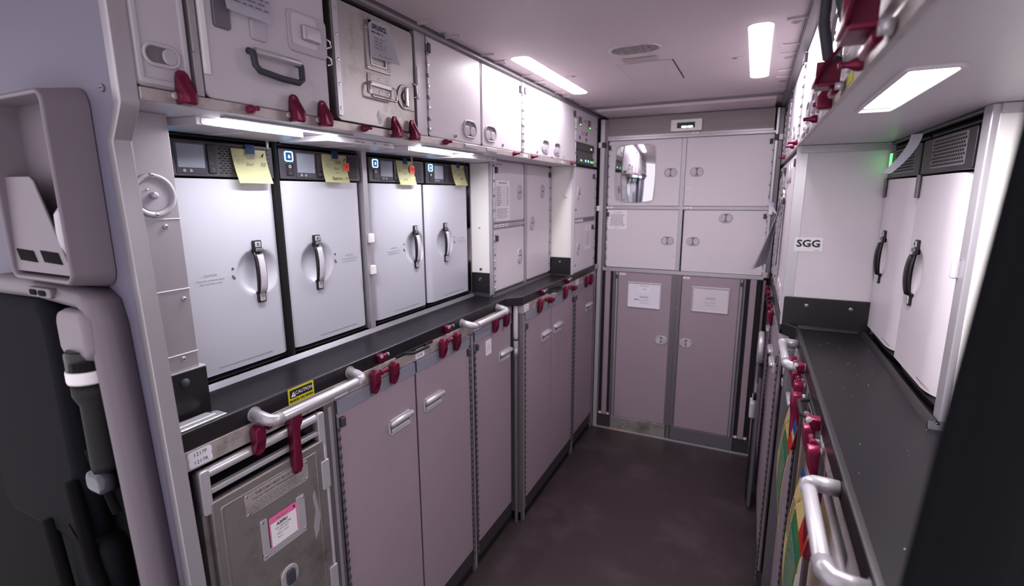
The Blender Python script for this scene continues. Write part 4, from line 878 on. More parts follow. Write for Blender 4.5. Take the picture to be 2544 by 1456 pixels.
b = MB(); b.frame(.041, .291, .019, .371, .036, .004, -.004, .001, 'satin', .001, 7)
def mf(u, v):
    u, v = 2 * u - 1, 2 * v - 1; return (.166 + .123 * u * math.sqrt(1 - .16 * v * v), -.0030 - .0085 * (1 - (u * u + v * v) / 2), .195 + .174 * v * math.sqrt(1 - .16 * u * u))
b.grid(mf, 28, 28, 'mirror'); b.link('mirror', d, 'rounded square mirror')
bcab('far_cabinet', 'plain white top cabinet door of the far unit on the refrigerator side', -.386, .070, 1.530, 1.926, [(-.322, 1.730, True)], (-.365, 1.637), hinge='r', bump=(.058, 1.885))
t, d = bcab('far_cabinet', 'white middle cabinet door of the far unit with a printed caution notice', -.850, -.409, 1.136, 1.506, [(-.468, 1.319, False)], (-.426, 1.228), bump=(-.846, 1.475))
b = MB(); b.rr(0, .120, 0, .120, .002, -.0008, 0, 'white', 0, 2); b.lines(.008, .112, .018, .094, 10, 'ink_soft', -.0012, .55, 11); b.text('CAUTION', .06, .103, .011, 'ink_grey', -.0012); b.lines(.045, .075, .006, .011, 1, 'ink_soft', -.0012, .5)
solo(b, 'caution_notice', 'square printed caution notice at the corner of a far cabinet door', 'notice', 'B', (-.845, YB - .0005, 1.383))
bcab('far_cabinet', 'white middle cabinet door of the far unit with two oval handles', -.379, .072, 1.134, 1.506, [(-.319, 1.320, True), (-.145, 1.462, True)], (-.367, 1.229), hinge='r', bump=(.060, 1.475))
# aluminium frame of the far unit
t = thing('aluminium_framework', 'aluminium frame of rails and posts around the white doors of the far unit', 'framework', 'B', (-.395, YB, 0))
def fx(x): return x + .395
b = MB()
for x0, x1, z0, z1, m in ((-.907, -.880, 0, 2.06, 'satin'), (-.880, -.858, 1.12, 2.06, 'aluminium_dark'), (.090, .112, 1.12, 2.06, 'aluminium_dark'), (.075, .089, 1.12, 2.06, 'satin'), (-.412, -.387, 1.134, 1.926, 'aluminium')):
    b.box(fx(x0), fx(x1), -.010 if m == 'satin' else -.004, .012, z0, z1, m, .002)
b.link('post', t)
b = MB()
for x0, x1, z0, z1 in ((-.858, .078, 1.508, 1.528), (-.872, .082, 1.109, 1.132), (-.858, .078, 1.928, 1.944)): b.box(fx(x0), fx(x1), -.006, .012, z0, z1, 'aluminium', .002)
b.link('crossbar', t)
b = MB()
for x, z in ((-.84, 1.936), (-.345, 1.950), (-.835, 1.518), (-.355, 1.518)): b.rr(fx(x) - .018, fx(x) + .022, z - .0055, z + .0055, .005, -.0085, -.004, 'white', 0, 4); b.lines(fx(x) - .008, fx(x) + .010, z - .003, z + .003, 1, 'ink_grey', -.009, .5)
b.link('label', t)
b = MB()
for x, z, m in ((-.905, 1.905, 'white_gloss'), (-.88, 1.905, 'rubber'), (-.907, 1.512, 'white_gloss'), (-.908, 1.135, 'aluminium_bar'), (.085, 1.905, 'rubber'), (.103, 1.905, 'white_gloss'), (.085, 1.5, 'white_gloss'), (.092, 1.14, 'aluminium_bar')): b.box(fx(x) - .011, fx(x) + .011, -.024, -.002, z - .016, z + .016, m, .003)
b.link('stop_block', t)
# top panel with two grilles and a little display
t = thing('top_panel', 'grey panel with two fine mesh grilles across the top of the far unit', 'panel', 'B', (-.862, YB, 1.944))
b = MB(); b.box(0, .928, .0, .2, 0, .120, 'mesh_plate', .001); b.box(0, .928, -.004, .004, 0, .012, 'aluminium', .001); b.link('board', t)
for x0, x1 in ((.0, .352), (.578, .932)):
    b = MB(); b.rr(x0 + .002, x1 - .006, .020, .090, .003, -.0015, .002, 'mesh_plate', 0, 2)
    for r_ in range(9):
        z = .026 + r_ * .0072; x = x0 + .010 + (r_ % 2) * .0042
        while x < x1 - .014: b.rr(x - .0022, x + .0022, z - .0022, z + .0022, .0021, -.0022, -.001, 'ink_grey' if r_ < 4 else 'recess', 0, 1); x += .0084
    b.link('mesh_grille', t)
t = thing('wall_display', 'small white framed black display with green digits between the far grilles', 'display', 'B', (-.483, YB - .002, 1.964))
b = MB(); b.rr(0, .175, 0, .066, .007, -.014, 0, 'white_gloss', .003, 5); b.link('case', t); b = MB(); b.rr(.036, .136, .016, .048, .002, -.0148, -.012, 'black', 0, 2); b.link('screen', t)
b = MB()
for x in (.062, .096): b.rr(x, x + .028, .018, .028, .004, -.0156, -.0145, 'display_glow', 0, 4)
b.rr(.089, .097, .019, .026, .002, -.0156, -.0145, 'green_led', 0, 2); b.link('digits', t)
# waste compartments
def waste(lab, x0, x1, hx_, fx0, fx1, fz0, fz1, word, extra, hinge, bx):
    t = thing('waste_door', lab, 'door', 'B', (x0, YB, .104), 'grey waste compartment doors of the far unit'); w_ = x1 - x0; H = 1.108 - .104
    b = MB(); b.box(0, w_, .014, .24, 0, H, 'skirt'); b.link('body', t)
    d = door(t, 0, w_, 0, H, 'laminate_dark', .004, .014, .002)
    a0, a1, c0, c1 = fx0 - x0, fx1 - x0, fz0 - .104, fz1 - .104
    b = MB(); b.frame(a0, a1, c0, c1, .002, .008, -.006, .002, 'satin', .0015, 2); b.rr(a0 + .007, a1 - .007, c0 + .007, c1 - .007, .001, -.001, .002, 'laminate' if not extra else 'paper', 0, 2)
    m = (a0 + a1) / 2
    b.text('WASTE', m, (c0 + c1) / 2 - .012 + (0 if extra else .02), .017, 'ink_soft', -.0014, bold=.0004); b.text('NO LIQUIDS', m, (c0 + c1) / 2 - .033 + (0 if extra else .015), .011, 'ink_soft', -.0014); b.text('NO FOOD', m, (c0 + c1) / 2 - .050 + (0 if extra else .015), .010, 'ink_soft', -.0014)
    if extra:
        b.rr(m - .035, m + .040, c1 - .062, c1 - .004, .001, -.0016, -.0008, 'white', 0, 2); b.text('Used Linen', m + .002, c1 - .022, .0125, 'ink', -.002); b.text('Only', m + .002, c1 - .043, .0125, 'ink', -.002); b.box(m - .062, m - .032, -.002, -.001, c0 + .053, c0 + .057, 'ink')
    b.link('flap', d)
    oval_handle(d, hx_ - x0, .679 - .104, w_=.076, h_=.054, twin=False, mat_='satin', flip=hinge == 'r')
    hxx = -.010 if hinge == 'l' else w_ + .010
    b = MB(); b.box(hxx - .010, hxx + .010, -.004, .004, 0, H, 'aluminium_dark', .001); b.tube([(hxx, -.006, 0), (hxx, -.006, H)], .004, 'satin', 8); b.link('hinge', t)
    bumper(d, bx - x0, 1.075 - .104, 1.2)
    b = MB(); b.rr(.005 if hinge == 'l' else .004, .045, H - .020, H - .008, .005, -.0015, 0, 'white', 0, 4); b.lines(.012, .038, H - .017, H - .011, 1, 'ink_grey', -.002, .5); b.link('label', d)
waste('grey waste door with a taped Used Linen Only sign on the far unit', -.762, -.428, -.473, -.702, -.487, .878, 1.046, 'WASTE', True, 'l', -.776)
waste('grey waste door with a bare metal flap marked WASTE on the far unit', -.366, -.040, -.322, -.305, -.090, .887, 1.045, 'WASTE', False, 'r', -.026)
t = thing('kick_plate', 'polished steel kick plate below the grey waste doors of the far unit', 'kick plate', 'B', (-.88, YB, 0))
b = MB(); b.box(.0, .095, -.001, .02, .012, .104, 'skirt', .001); b.box(.095, .462, -.006, .02, .010, .102, 'steel', .0015); b.box(.466, .49, -.003, .02, .008, .102, 'aluminium_dark', .001); b.box(.494, .872, -.006, .02, .010, .102, 'satin_dark', .0015); b.box(.875, .97, -.001, .02, .012, .100, 'skirt', .001); b.link('plate', t)
b = MB(); b.box(.0, .97, -.010, .01, .0, .010, 'aluminium', .001); b.link('floor_strip', t); b = MB(); b.box(.090, .222, -.013, -.008, .0005, .006, 'orange_edge'); b.link('peeling_edge', t)
# grooved side columns beside the waste doors and the post between them
for x0, w_, lab in ((-.882, .100, 'grooved grey column next to the Used Linen waste door'), (-.018, .115, 'grooved grey column next to the bare metal waste flap')):
    t = thing('grooved_column', lab, 'column', 'B', (x0, YB, .104), 'grooved columns of the far unit')
    b = MB(); b.box(0, w_, .004, .2, 0, 1.004, 'laminate_dark'); 
    for a in ((.0, .012), (.034, .068), (w_ - .014, w_)): b.box(a[0], a[1], -.010, .01, 0, 1.004, 'laminate_dark' if a[0] == .034 else 'aluminium_dark', .002)
    b.link('board', t); b = MB()
    for x in (.014, .070): b.box(x, x + .018, .0, .006, .02, 1.0, 'black_matte'); b.box(x, x + .018, -.006, .004, .0, .012, 'white_gloss', .001)
    b.link('groove', t)
b = MB(); b.box(0, .060, -.004, .2, 0, 1.004, 'aluminium_dark', .002); b.box(.018, .034, -.008, .0, 0, 1.004, 'satin_dark', .002); b.disc(.040, .80, .003, -.010, -.003, 'satin', .001, 8); solo(b, 'waste_post', 'dark aluminium post between the two grey waste doors', 'post', 'B', (-.428, YB, .104))

# ------------------------------------------------------------------ right side: upper row
def rth(name, lab, cat, y_far, z, x=XRt, grp=None): return thing(name, lab, cat, 'R', (x, y_far, z), grp)
G2 = 'upper cabinets on the refrigerator side'
rups = [(1.333, 1.668, 'near', 1.560, 1.428, 'white upper cabinet next to the steel edged container, refrigerator side'), (1.672, 2.026, 'far', 1.715, 1.80, 'second white upper cabinet on the refrigerator side, from the containers'), (2.034, 2.390, 'near', 2.29, 2.19, 'third white upper cabinet on the refrigerator side, from the containers'), (2.394, 2.738, 'far', 2.454, 2.55, 'fourth white upper cabinet on the refrigerator side, from the containers'), (2.746, 3.165, 'far', 2.80, 2.9, 'white upper cabinet nearest the far wall on the refrigerator side')]
for y0, y1, hs, hy, ky, lab in rups:
    w_ = y1 - y0; t = rth('upper_cabinet', lab, 'cabinet', y1, 1.778, grp=G2); H = CZ - .003 - 1.778
    carcass(t, 0, w_, 0, H, .40); d = door(t, .004, w_ - .004, .002, .288)
    oval_handle(d, y1 - hy, .050, upright=False); keylock(d, y1 - ky, .014); bumper(d, .020 if hs == 'far' else w_ - .020, .262)
    piano_hinge(t, .001 if hs == 'far' else w_ - .001, .005, .285)
    b = MB(); b.box(0, w_, -.001, .004, .290, H, 'aluminium', .0008); b.link('label_strip', t)
b = MB(); b.box(0, .054, -.001, .40, 0, .306, 'aluminium', .002); b.link if False else None
solo(b, 'upper_post', 'aluminium post between the containers and the white cabinets, refrigerator side', 'post', 'R', (XRt, 1.329, 1.778))
t = rth('galley_container', 'container with a riveted steel edge and a black rubber carry handle', 'container', 1.262, 1.779)
b = MB(); b.box(0, .335, .014, .4, 0, .298, 'laminate'); b.link('body', t)
d = door(t, .0, .335, .0, .298, 'laminate', .010, .014, .003)
b = MB(); b.rr(.0, .120, .055, .292, .004, -.005, .0, 'steel', .0015, 3)
for k in range(4): b.disc(.07, .12 + k * .035, .004, -.008, -.004, 'chrome', .0015, 12); b.disc(.045, .115 + k * .035, .003, -.007, -.004, 'chrome', .0015, 12)
b.tube([(.003, -.006, .05), (.003, -.006, .292)], .004, 'satin', 8); b.tube([(.135, -.004, .03), (.135, -.004, .292)], .005, 'satin', 8); b.link('steel_edge', d)
b = MB(); b.tube([(.175, -.004, .26), (.180, -.022, .25), (.180, -.036, .18), (.180, -.036, .11), (.178, -.024, .055), (.172, -.004, .045)], .009, 'rubber', 10); b.tube([(.200, -.004, .20), (.20, -.020, .15), (.20, -.004, .09)], .007, 'rubber', 10); b.link('carry_handle', d)
b = MB(); b.tube([(.160, -.004, .15), (.162, -.018, .12), (.160, -.022, .06), (.152, -.010, .032)], .0035, 'satin', 8); b.frame(.205, .305, .03, .24, .03, .010, -.006, 0, 'white_gloss', .002, 6); b.link('trim_ring', d)
t = rth('galley_container', 'pale container at the near end of the overhead row, refrigerator side', 'container', .915, 1.779)
b = MB(); b.box(0, .335, .014, .4, 0, .298, 'laminate'); b.link('body', t); d = door(t, 0, .335, 0, .298, 'white_gloss', .012, .014, .003)
b = MB(); b.frame(.02, .31, .02, .28, .03, .010, -.006, 0, 'laminate', .002, 6); b.link('rim', d)
t = thing('overhead_shelf', 'long shelf with aluminium front rail over the refrigerator side worktop', 'shelf', 'R', (XRt, 3.185, 1.758))
b = MB(); b.box(0, 2.72, .004, .80, 0, .014, 'laminate', .001); b.link('shelf_board', t); MB().box(0, 2.72, -.006, .004, -.002, .0195, 'aluminium_bar', .0012).link('front_rail', t)
for y in (1.30, 1.50, 1.90): MB().rr(3.185 - y - .02, 3.185 - y + .02, .003, .015, .003, -.0072, -.005, 'paper', 0, 3).link('number_label', t)
for y in (1.62, 1.74): MB().rr(3.185 - y - .03, 3.185 - y + .03, .004, .015, .002, -.008, -.005, 'satin_dark', 0, 3).link('slide_tab', t)
b = MB(); b.rr(3.185 - .95, 3.185 - .90, .002, .017, .002, -.0075, -.005, 'caution_yellow', 0, 2); b.link('yellow_label', t)
# recessed lamp in the underside of that shelf
t = thing('shelf_lamp', 'bright lamp set in a slanting recess under the shelf, refrigerator side', 'light', 'B', (.193, 1.015, 1.757))
b = MB(); b.rr(-.022, .026, -.160, .160, .006, -.0015, .001, 'niche_lamp', 0, 4, mx=DN); b.link('diffuser', t)
b = MB(); b.frame(-.032, .034, -.205, .180, .010, .008, -.004, .001, 'laminate', .0015, 4, mx=DN); b.link('rim', t)
for y, z, lab in ((.830, 1.767, 'burgundy peg nearest the camera on the overhead rail, refrigerator side'), (1.160, 1.767, 'burgundy peg below the steel edged container, refrigerator side'), (1.381, 1.768, 'burgundy peg below the first white cabinet door, refrigerator side'), (1.984, 1.769, 'burgundy peg over the SGG wall corner, refrigerator side'), (2.143, 1.769, 'burgundy peg just past the SGG wall corner, refrigerator side'), (2.776, 1.770, 'burgundy peg closest to the far wall, refrigerator side')):
    dup(PG, 'R', (XRt - .004, y, z), lab, 'burgundy pegs on the refrigerator side')
t = thing('gate_latch', 'large curved burgundy latch standing on the overhead rail, refrigerator side', 'latch', 'R', (XRt - .008, 1.010, 1.786), 'large burgundy overhead latches')
b = MB(); b.loft([[(x, 0, z) for x, z in ((0, 0), (0, 0))] for _ in ()] , 'burgundy') if False else None
rings = []
for s_ in range(9):
    k = s_ / 8; y = -.004 - .030 * math.sin(PI * .5 * (1 - k)) ; z = -.012 + .055 * k
    rings.append([(-.022, y, z), (.022, y, z), (.022, y - .006, z), (-.022, y - .006, z)])
b.loft(rings, 'burgundy'); b.box(-.022, .022, -.036, 0, -.016, -.010, 'burgundy', .002); b.box(-.024, -.019, -.036, 0, -.016, .03, 'burgundy', .001); b.link('hook', t, sharp=45)
b = MB(); b.tube([(-.02, -.010, -.024), (.03, -.010, -.024)], .006, 'burgundy', 10); b.lathe([(.006, -.0), (.006, -.012)], 'satin', 'y', (.035, 0, -.020), 10); b.link('pivot', t)
o = dup(t, 'R', (XRt - .010, .700, 1.790), 'blurred large burgundy latch closest to the camera, under the ceiling', 'large burgundy overhead latches'); o.scale = (1.5, 1.0, 1.35)
dup(WL, 'R', (XRt - .006, 1.135, 1.768), 'burgundy wedge latch beside the steel edged container', 'burgundy wedge latches, refrigerator side')

# ------------------------------------------------------------------ right side: niche with two ovens
YW = 1.985
t = thing('niche_wall', 'pale end wall of the niche carrying the SGG placard', 'panel', 'B', (XRt + .004, YW, 1.135))
b = MB(); b.box(.0, .82, 0, .012, 0, .623, 'laminate', .001); b.link('board', t); b = MB(); b.box(.004, .262, -.010, .002, .598, .622, 'aluminium', .001); b.link('top_trim', t)
t = thing('splash_plate', 'wide black upright plate with two screws below the SGG placard', 'splash plate', 'B', (.122, YW, 1.137))
b = MB(); b.rr(.0, .262, .0, .107, .006, -.008, .0, 'black', .002, 4); b.link('plate', t); b = MB(); screw(b, .070, .080, -.008, .0065); screw(b, .200, .078, -.008, .0065); b.link('screw', t)
b = MB(); b.rr(0, .084, 0, .048, .004, -.001, 0, 'white', 0, 4); b.text('SGG', .042, .026, .0335, 'ink', -.0014, sx=1.10, bold=.0010); b.lines(.058, .080, .003, .0055, 1, 'ink_grey', -.0014, .6); solo(b, 'sgg_placard', 'white placard with black letters SGG on the niche wall', 'placard', 'B', (.136, YW - .0005, 1.405))
b = MB(); b.box(0, .014, -.004, .03, 0, .625, 'satin', .001); solo(b, 'niche_post', 'slim aluminium corner post at the edge of the SGG wall', 'post', 'R', (XRt, 1.998, 1.140))
RX = .374
oven('farther white oven with black handle beside the SGG wall', 'R', (RX, 1.978, OZ), .348, .080, lights=False, grp='ovens on the refrigerator side', paint='laminate')
oven('nearer white oven with black handle next to the aluminium post', 'R', (RX, 1.618, OZ), .346, .075, lights=False, grp='ovens on the refrigerator side', paint='laminate')
for y, lab in ((1.616, 'thin grey hinge plate at the top between the two white ovens'), (1.976, 'thin grey hinge plate at the top beside the SGG wall')):
    b = MB(); b.rr(0, .020, 0, .058, .003, -.006, .001, 'aluminium_dark', .001, 3); solo(b, 'hinge_plate', lab, 'hinge', 'R', (RX - .002, y, 1.588), 'hinge plates of the white ovens')
b = MB(); b.rr(0, .02, 0, .062, .001, -.0035, 0, 'green_led', 0, 2)
MB().rr(.012, .040, .524, .584, .002, -.0032, -.001, 'green_window', 0, 2).link('green_window', bpy.data.objects['steam_oven.004']); b.bm.free()
t = thing('niche_frame_post', 'wide aluminium post at the near edge of the white ovens', 'post', 'R', (RX + .006, 1.262, 1.137)); MB().box(0, .040, -.008, .008, 0, .621, 'aluminium', .003).link('post', t); MB().rr(.002, .013, .297, .335, .003, -.020, -.006, 'plastic_grey', .004, 4).link('clip', t)
b = MB(); b.box(0, .72, 0, .02, 0, .010, 'black'); solo(b, 'header_bar', 'aluminium bar above the dark panels of the white ovens', 'bar', 'R', (RX + .0, 1.98, 1.748)) 
t = thing('near_side_wall', 'bright white wall panel between the aluminium post and the dark curtain', 'panel', 'B', (RX + .010, 1.222, 1.135))
b = MB(); b.box(0, .59, -.002, .04, 0, .622, 'white_gloss', .001); b.link('board', t); MB().box(0, .59, -.006, 0, .604, .622, 'aluminium', .001).link('top_trim', t)
t = thing('splash_plate', 'shiny black upright plate under the bright white wall by the curtain', 'splash plate', 'B', (RX + .012, 1.218, 1.140)); MB().rr(0, .50, 0, .100, .008, -.008, .0, 'panel_dark', .003, 4).link('plate', t)
# curled slip hanging between the oven panels
b = MB(); b.grid(lambda u, v: (.004 + u * .020 - (1 - v) * .022, -.006 - .020 * (1 - u) - .050 * (1 - v) ** 1.8, .0 + v * .095), 4, 10, 'paper', .0004)
solo(b, 'paper_slip', 'curled white slip hanging in front of the black panels of the white ovens', 'paper', 'R', (RX, 1.645, 1.652))

# right worktop
rp = [(.165, .345), (.97, .345), (.97, 3.185), (.125, 3.185), (.120, 1.990), (.165, 1.925)]
t = thing('worktop', 'black worktop with crumbs and a raised edge below the white ovens', 'worktop', 'B', (0, 0, 0)); WT['R'] = t; b = MB(); b.prism(rp, 1.107, 1.135, 'worktop'); b.link('slab', t)
b = MB()
for (x0, y0), (x1, y1) in (((.165, .345), (.165, 1.925)), ((.165, 1.925), (.120, 1.992)), ((.118, 1.990), (.118, 3.185))):
    dx, dy = x1 - x0, y1 - y0; L_ = math.hypot(dx, dy); nx, ny = dy / L_, -dx / L_
    b.prism([(x0 - nx * .001, y0 - ny * .001), (x0 + nx * .012, y0 + ny * .012), (x1 + nx * .012, y1 + ny * .012), (x1 - nx * .001, y1 - ny * .001)], 1.104, 1.147, 'black', .003)
b.link('front_edge', t, 'black raised front edge')
b = MB(); strip(b, [(.172, 1.970), (.352, 1.970)], .012, .010, 'black'); strip(b, [(.352, 1.970), (.352, 1.208)], .012, .012, 'black'); strip(b, [(.352, 1.200), (.90, 1.200)], .012, .012, 'panel_dark'); b.link('sealing_strip', t)
rnd = random.Random(3); proto = None
for k in range(26):
    x, y, s_ = rnd.uniform(.19, .36), rnd.uniform(.7, 1.95), rnd.uniform(.0005, .0012)
    if proto is None:
        b = MB(); b.box(-1, 1, -.7, .7, 0, .8, 'paper_old', .3); proto = solo(b, 'crumb', 'tiny pale crumb on the black worktop below the white ovens', 'crumb', 'B', (x, y, 1.135), 'crumbs on the black worktop'); proto.scale = (s_, s_, s_)
    else: o = dup(proto, 'B', (x, y, 1.135), 'tiny pale crumb on the black worktop below the white ovens'); o.scale = (s_, s_, s_); o.rotation_euler[2] = rnd.uniform(0, 3)

grab('tubular grab rail farther from the camera on the refrigerator side', 'R', XRc + .002, 1.672, .128, z=1.122, so=.050, rise=.004, grp='grab rails of the refrigerator side worktop')
grab('blurred tubular grab rail closest to the camera on the refrigerator side', 'R', XRc + .002, .783, .120, z=1.122, so=.050, rise=.004, grp='grab rails of the refrigerator side worktop')
pull('black pull handle between the grab rails on the refrigerator side', 'R', XRc - .002, 1.345, .125)

# right lower faces
XD = XRc + .006
rail('latch rail under the refrigerator side worktop edge', XRc + .004, 1.925, .45, 'R', num=[(.78, '1117F', '1117R')])
rail('latch rail under the worktop by the far wall, refrigerator side', .122, 3.17, 1.995, 'R')
def rlower(lab, x, y1, y0, hy, hinge, bump):
    return lower(lab, x, y1, y0, hy, hinge, bump, side='R', grp='tall grey doors on the refrigerator side')
rlower('tall grey door with a pull handle under the farther grab rail', XD, 1.930, 1.640, .060, 'r', .28)
rlower('tall grey door with a dashed hinge past the SGG corner', .125, 2.385, 1.995, .10, 'r', .37)
rlower('tall grey door behind the folded hand trolley', .125, 2.750, 2.392, .27, 'l', .012)
rlower('tall grey door nearest the far wall on the refrigerator side', .125, 3.165, 2.776, .30, 'l', .012)
b = MB(); b.box(0, .070, -.001, .05, 0, 1.066, 'aluminium_dark', .002); b.box(.02, .05, -.006, 0, .92, .945, 'laminate_dark', .002); b.box(.02, .05, -.006, 0, .965, .985, 'laminate_dark', .002)
solo(b, 'bay_post', 'wide grey post at the worktop corner, refrigerator side', 'post', 'R', (.145, 1.995, 0))
b = MB(); b.box(0, .036, -.001, .5, 0, 1.066, 'aluminium_dark', .002); pp = solo(b, 'bay_post', 'aluminium post beside the hanging yellow cards', 'post', 'R', (XD, 1.636, 0), 'posts of the cart bays')
dup(pp, 'R', (XD, 1.245, 0), 'aluminium post between the two hanging yellow cards')
# two carts with cards
def rcart(lab, y1, y0):
    t = thing('galley_cart', lab, 'cart', 'R', (XD + .012, y1, .03), 'metal meal carts on the refrigerator side'); w_ = y1 - y0
    b = MB(); b.box(.004, w_ - .004, .02, .55, .05, .99, 'steel'); b.box(0, .012, .002, .5, .05, 1.0, 'steel', .002); b.box(w_ - .012, w_, .002, .5, .05, 1.0, 'steel', .002); b.link('body', t)
    b = MB(); b.rr(.010, w_ - .010, .07, .955, .006, -.006, .012, 'container_plastic', .004, 4); d = b.link('door', t)
    b = MB(); b.tube([(.015, .004, 1.012), (w_ - .015, .004, 1.012)], .011, 'satin', 12); b.link('top_handle', t)
    b = MB(); b.frame(.03, .095, .36, .60, .012, .008, -.010, -.004, 'satin', .002, 5); b.box(.045, .08, -.014, -.004, .47, .52, 'black', .004); b.box(.045, .08, -.012, -.004, .405, .430, 'black', .002); b.disc(.0625, .418, .007, -.014, -.01, 'white', .001, 12); b.link('door_latch', d); return t
rcart('pale meal cart with a black latch behind the hanging yellow card', 1.596, 1.268)
rcart('pale meal cart nearest the camera on the refrigerator side', 1.205, .880)
def hung_card(lab, y, z, w_, h_, sway):
    t = thing('hanging_card', lab, 'card', 'R', (XD - .014, y, z - h_), 'yellow cards hanging on the carts')
    f = lambda u, v: (u * w_ + sway * (1 - v) * .03, -.008 - .020 * math.sin(PI * v * .9) - .012 * (1 - v), v * h_ - u * .03 * (1 - v))
    b = MB(); b.grid(f, 6, 12, 'card_yellow', .0006); b.link('sheet', t)
    def patch(u0, u1, v0, v1, m, n=6, off=.0012, name='print'):
        q = MB(); q.grid(lambda u, v: (lambda p: (p[0], p[1] - off, p[2]))(f(u0 + (u1 - u0) * u, v0 + (v1 - v0) * v)), 3, n, m, .0002); return q.link(name, t)
    patch(.0, 1, .94, 1.0, 'card_blue', name='blue_edge'); patch(.25, .95, .28, .74, 'card_teal', 8, name='map'); patch(.25, .95, .74, .80, 'card_green', name='green_band'); patch(.66, 1.0, .80, .90, 'card_red', name='red_label'); patch(.05, .35, .12, .22, 'card_red', .0012, name='red_label') if False else None
    q = MB()
    for i in range(15):
        v = .30 + i * .028; q.grid(lambda u, s_: (lambda p: (p[0], p[1] - .0018, p[2]))(f(.27 + .66 * u, v + .006 * s_)), 3, 1, 'note_yellow', .0001)
    q.link('map_lines', t); q = MB()
    for i in range(8): v = .58 + i * .03; q.grid(lambda u, s_: (lambda p: (p[0], p[1] - .0016, p[2]))(f(.04 + .17 * u, v + .010 * s_)), 2, 1, 'ink_grey', .0001)
    q.link('small_print', t); return t
hung_card('yellow card with a teal map and blue edge hanging beside the long burgundy bar', 1.575, 1.018, .210, .36, -1)
hung_card('second yellow card with a teal map, partly hidden by the near grab rail', 1.170, 1.018, .210, .38, -1)
b = MB(); b.poly([(0, 0), (.05, .004), (.05, .035), (0, .03)], -.0008, 'card_blue'); b.poly([(.0, .0), (.0, .03), (.05, .035), (.05, .004)], -.0004, 'card_blue'); b.bm.free()
dup(LB, 'R', (XRc - .014, 1.440, 1.075), 'long burgundy bar latch hanging over the yellow card', 'long burgundy bar latches, refrigerator side')
dup(LB, 'R', (XRc - .014, .985, 1.075), 'long burgundy bar latch half hidden behind the near grab rail', 'long burgundy bar latches, refrigerator side')
RLG = 'burgundy paddle latches, refrigerator side'
for y, x, lab in ((1.740, XRc - .006, 'burgundy paddle latch framed by the farther grab rail'), (1.600, XRc - .006, 'burgundy paddle latch under the near elbow of the farther grab rail'), (1.505, XRc - .006, 'burgundy paddle latch just before the long burgundy bar, refrigerator side'), (1.215, XRc - .006, 'burgundy paddle latch just past the black pull handle, refrigerator side'), (1.110, XRc - .006, 'burgundy paddle latch next to the near grab rail, refrigerator side'), (3.10, .114, 'farthest burgundy paddle latch by the far wall, refrigerator side'), (2.76, .114, 'second farthest burgundy paddle latch, refrigerator side'), (2.42, .114, 'burgundy paddle latch just past the worktop corner, refrigerator side')):
    dup(LP, 'R', (x, y, 1.085), lab, RLG)
for y, x, lab in ((1.670, XRc - .004, 'burgundy butterfly pin framed by the farther grab rail'), (1.160, XRc - .004, 'burgundy butterfly pin between the paddles past the black pull handle'), (1.55, XRc - .004, 'burgundy butterfly pin just past the farther grab rail'), (2.95, .116, 'burgundy butterfly pin between the two farthest paddles, refrigerator side'), (2.58, .116, 'burgundy butterfly pin between the paddles past the worktop corner')):
    dup(BP, 'R', (x, y, 1.085), lab, 'burgundy butterfly pins, refrigerator side')
for y, lab in ((1.530, 'burgundy pull pin on the worktop edge near the long bar, refrigerator side'), (1.155, 'burgundy pull pin on the worktop edge by the near grab rail, refrigerator side')):
    dup(UP, 'R', (XRc - .003, y, 1.126), lab, 'burgundy pull pins, refrigerator side')
pull('small black pull handle between the far latches, refrigerator side', 'R', .116, 2.66, .09)
# column cabinets past the SGG corner
G3 = 'white cabinets past the SGG corner'
for y1, y0, hy, hg, z0, z1, lab in ((2.385, 2.000, 2.30, 'r', 1.150, 1.744, 'tall white cabinet just past the SGG corner, with an upright oval handle'), (2.755, 2.391, 2.45, 'l', 1.150, 1.744, 'tall white cabinet behind the hanging sheets of paper'), (3.165, 2.762, 2.85, 'l', 1.150, 1.744, 'tall white cabinet nearest the far wall above the far latches')):
    w_ = y1 - y0; t = thing('tall_cabinet', lab, 'cabinet', 'R', (XRt + .002, y1, z0), G3); carcass(t, 0, w_, 0, z1 - z0, .42); dr = door(t, .006, w_ - .006, .004, z1 - z0 - .004, 'laminate')
    oval_handle(dr, y1 - hy, .530, upright=True, w_=.078, h_=.054, twin=False); oval_handle(dr, y1 - hy, .055, upright=True, w_=.078, h_=.054, twin=False)
    piano_hinge(t, w_ - .002 if hg == 'r' else .002, .01, z1 - z0 - .01); bumper(dr, w_ - .03 if hg == 'r' else .03, .555)
# papers in a clip
t = thing('clip_board', 'bulldog clip on the white cabinet holding drooping sheets', 'clip', 'R', (XRt, 2.590, 1.560)); b = MB(); b.frame(.0, .075, .0, .066, .030, .007, -.012, -.002, 'chrome', .002, 8); b.rr(.010, .066, -.006, .018, .006, -.012, .0, 'chrome', .003, 4); b.link('jaws', t); MB().disc(.04, .035, .006, -.016, -.002, 'burgundy', .001, 12).link('pin', t)
t = thing('paper_sheets', 'bunch of long drooping paper sheets hanging from the clip', 'paper', 'R', (XRt, 2.585, 1.262), 'hanging papers')
for k in range(5):
    f = lambda u, v, k=k: (u * .085 - .012 * k, -.006 - .002 * k - (1 - v) ** 1.15 * (.076 - .012 * k) - u * .026 * (1.1 - v), v * .31 + .004 * k)
    b = MB(); b.grid(f, 4, 12, 'paper', .0005); b.link('sheet', t)
b = MB(); b.grid(lambda u, v: (u * .075 - .02, -.008 - .030 * math.sin(PI * .6 * v) - .030 * u, .235 + .060 * v + .02 * u), 5, 6, 'paper', .0005); b.link('curled_sheet', t)
t = thing('paper_sheets', 'flat narrow sheets hanging against the white cabinet behind the drooping ones', 'paper', 'R', (XRt, 2.56, 1.275), 'hanging papers')
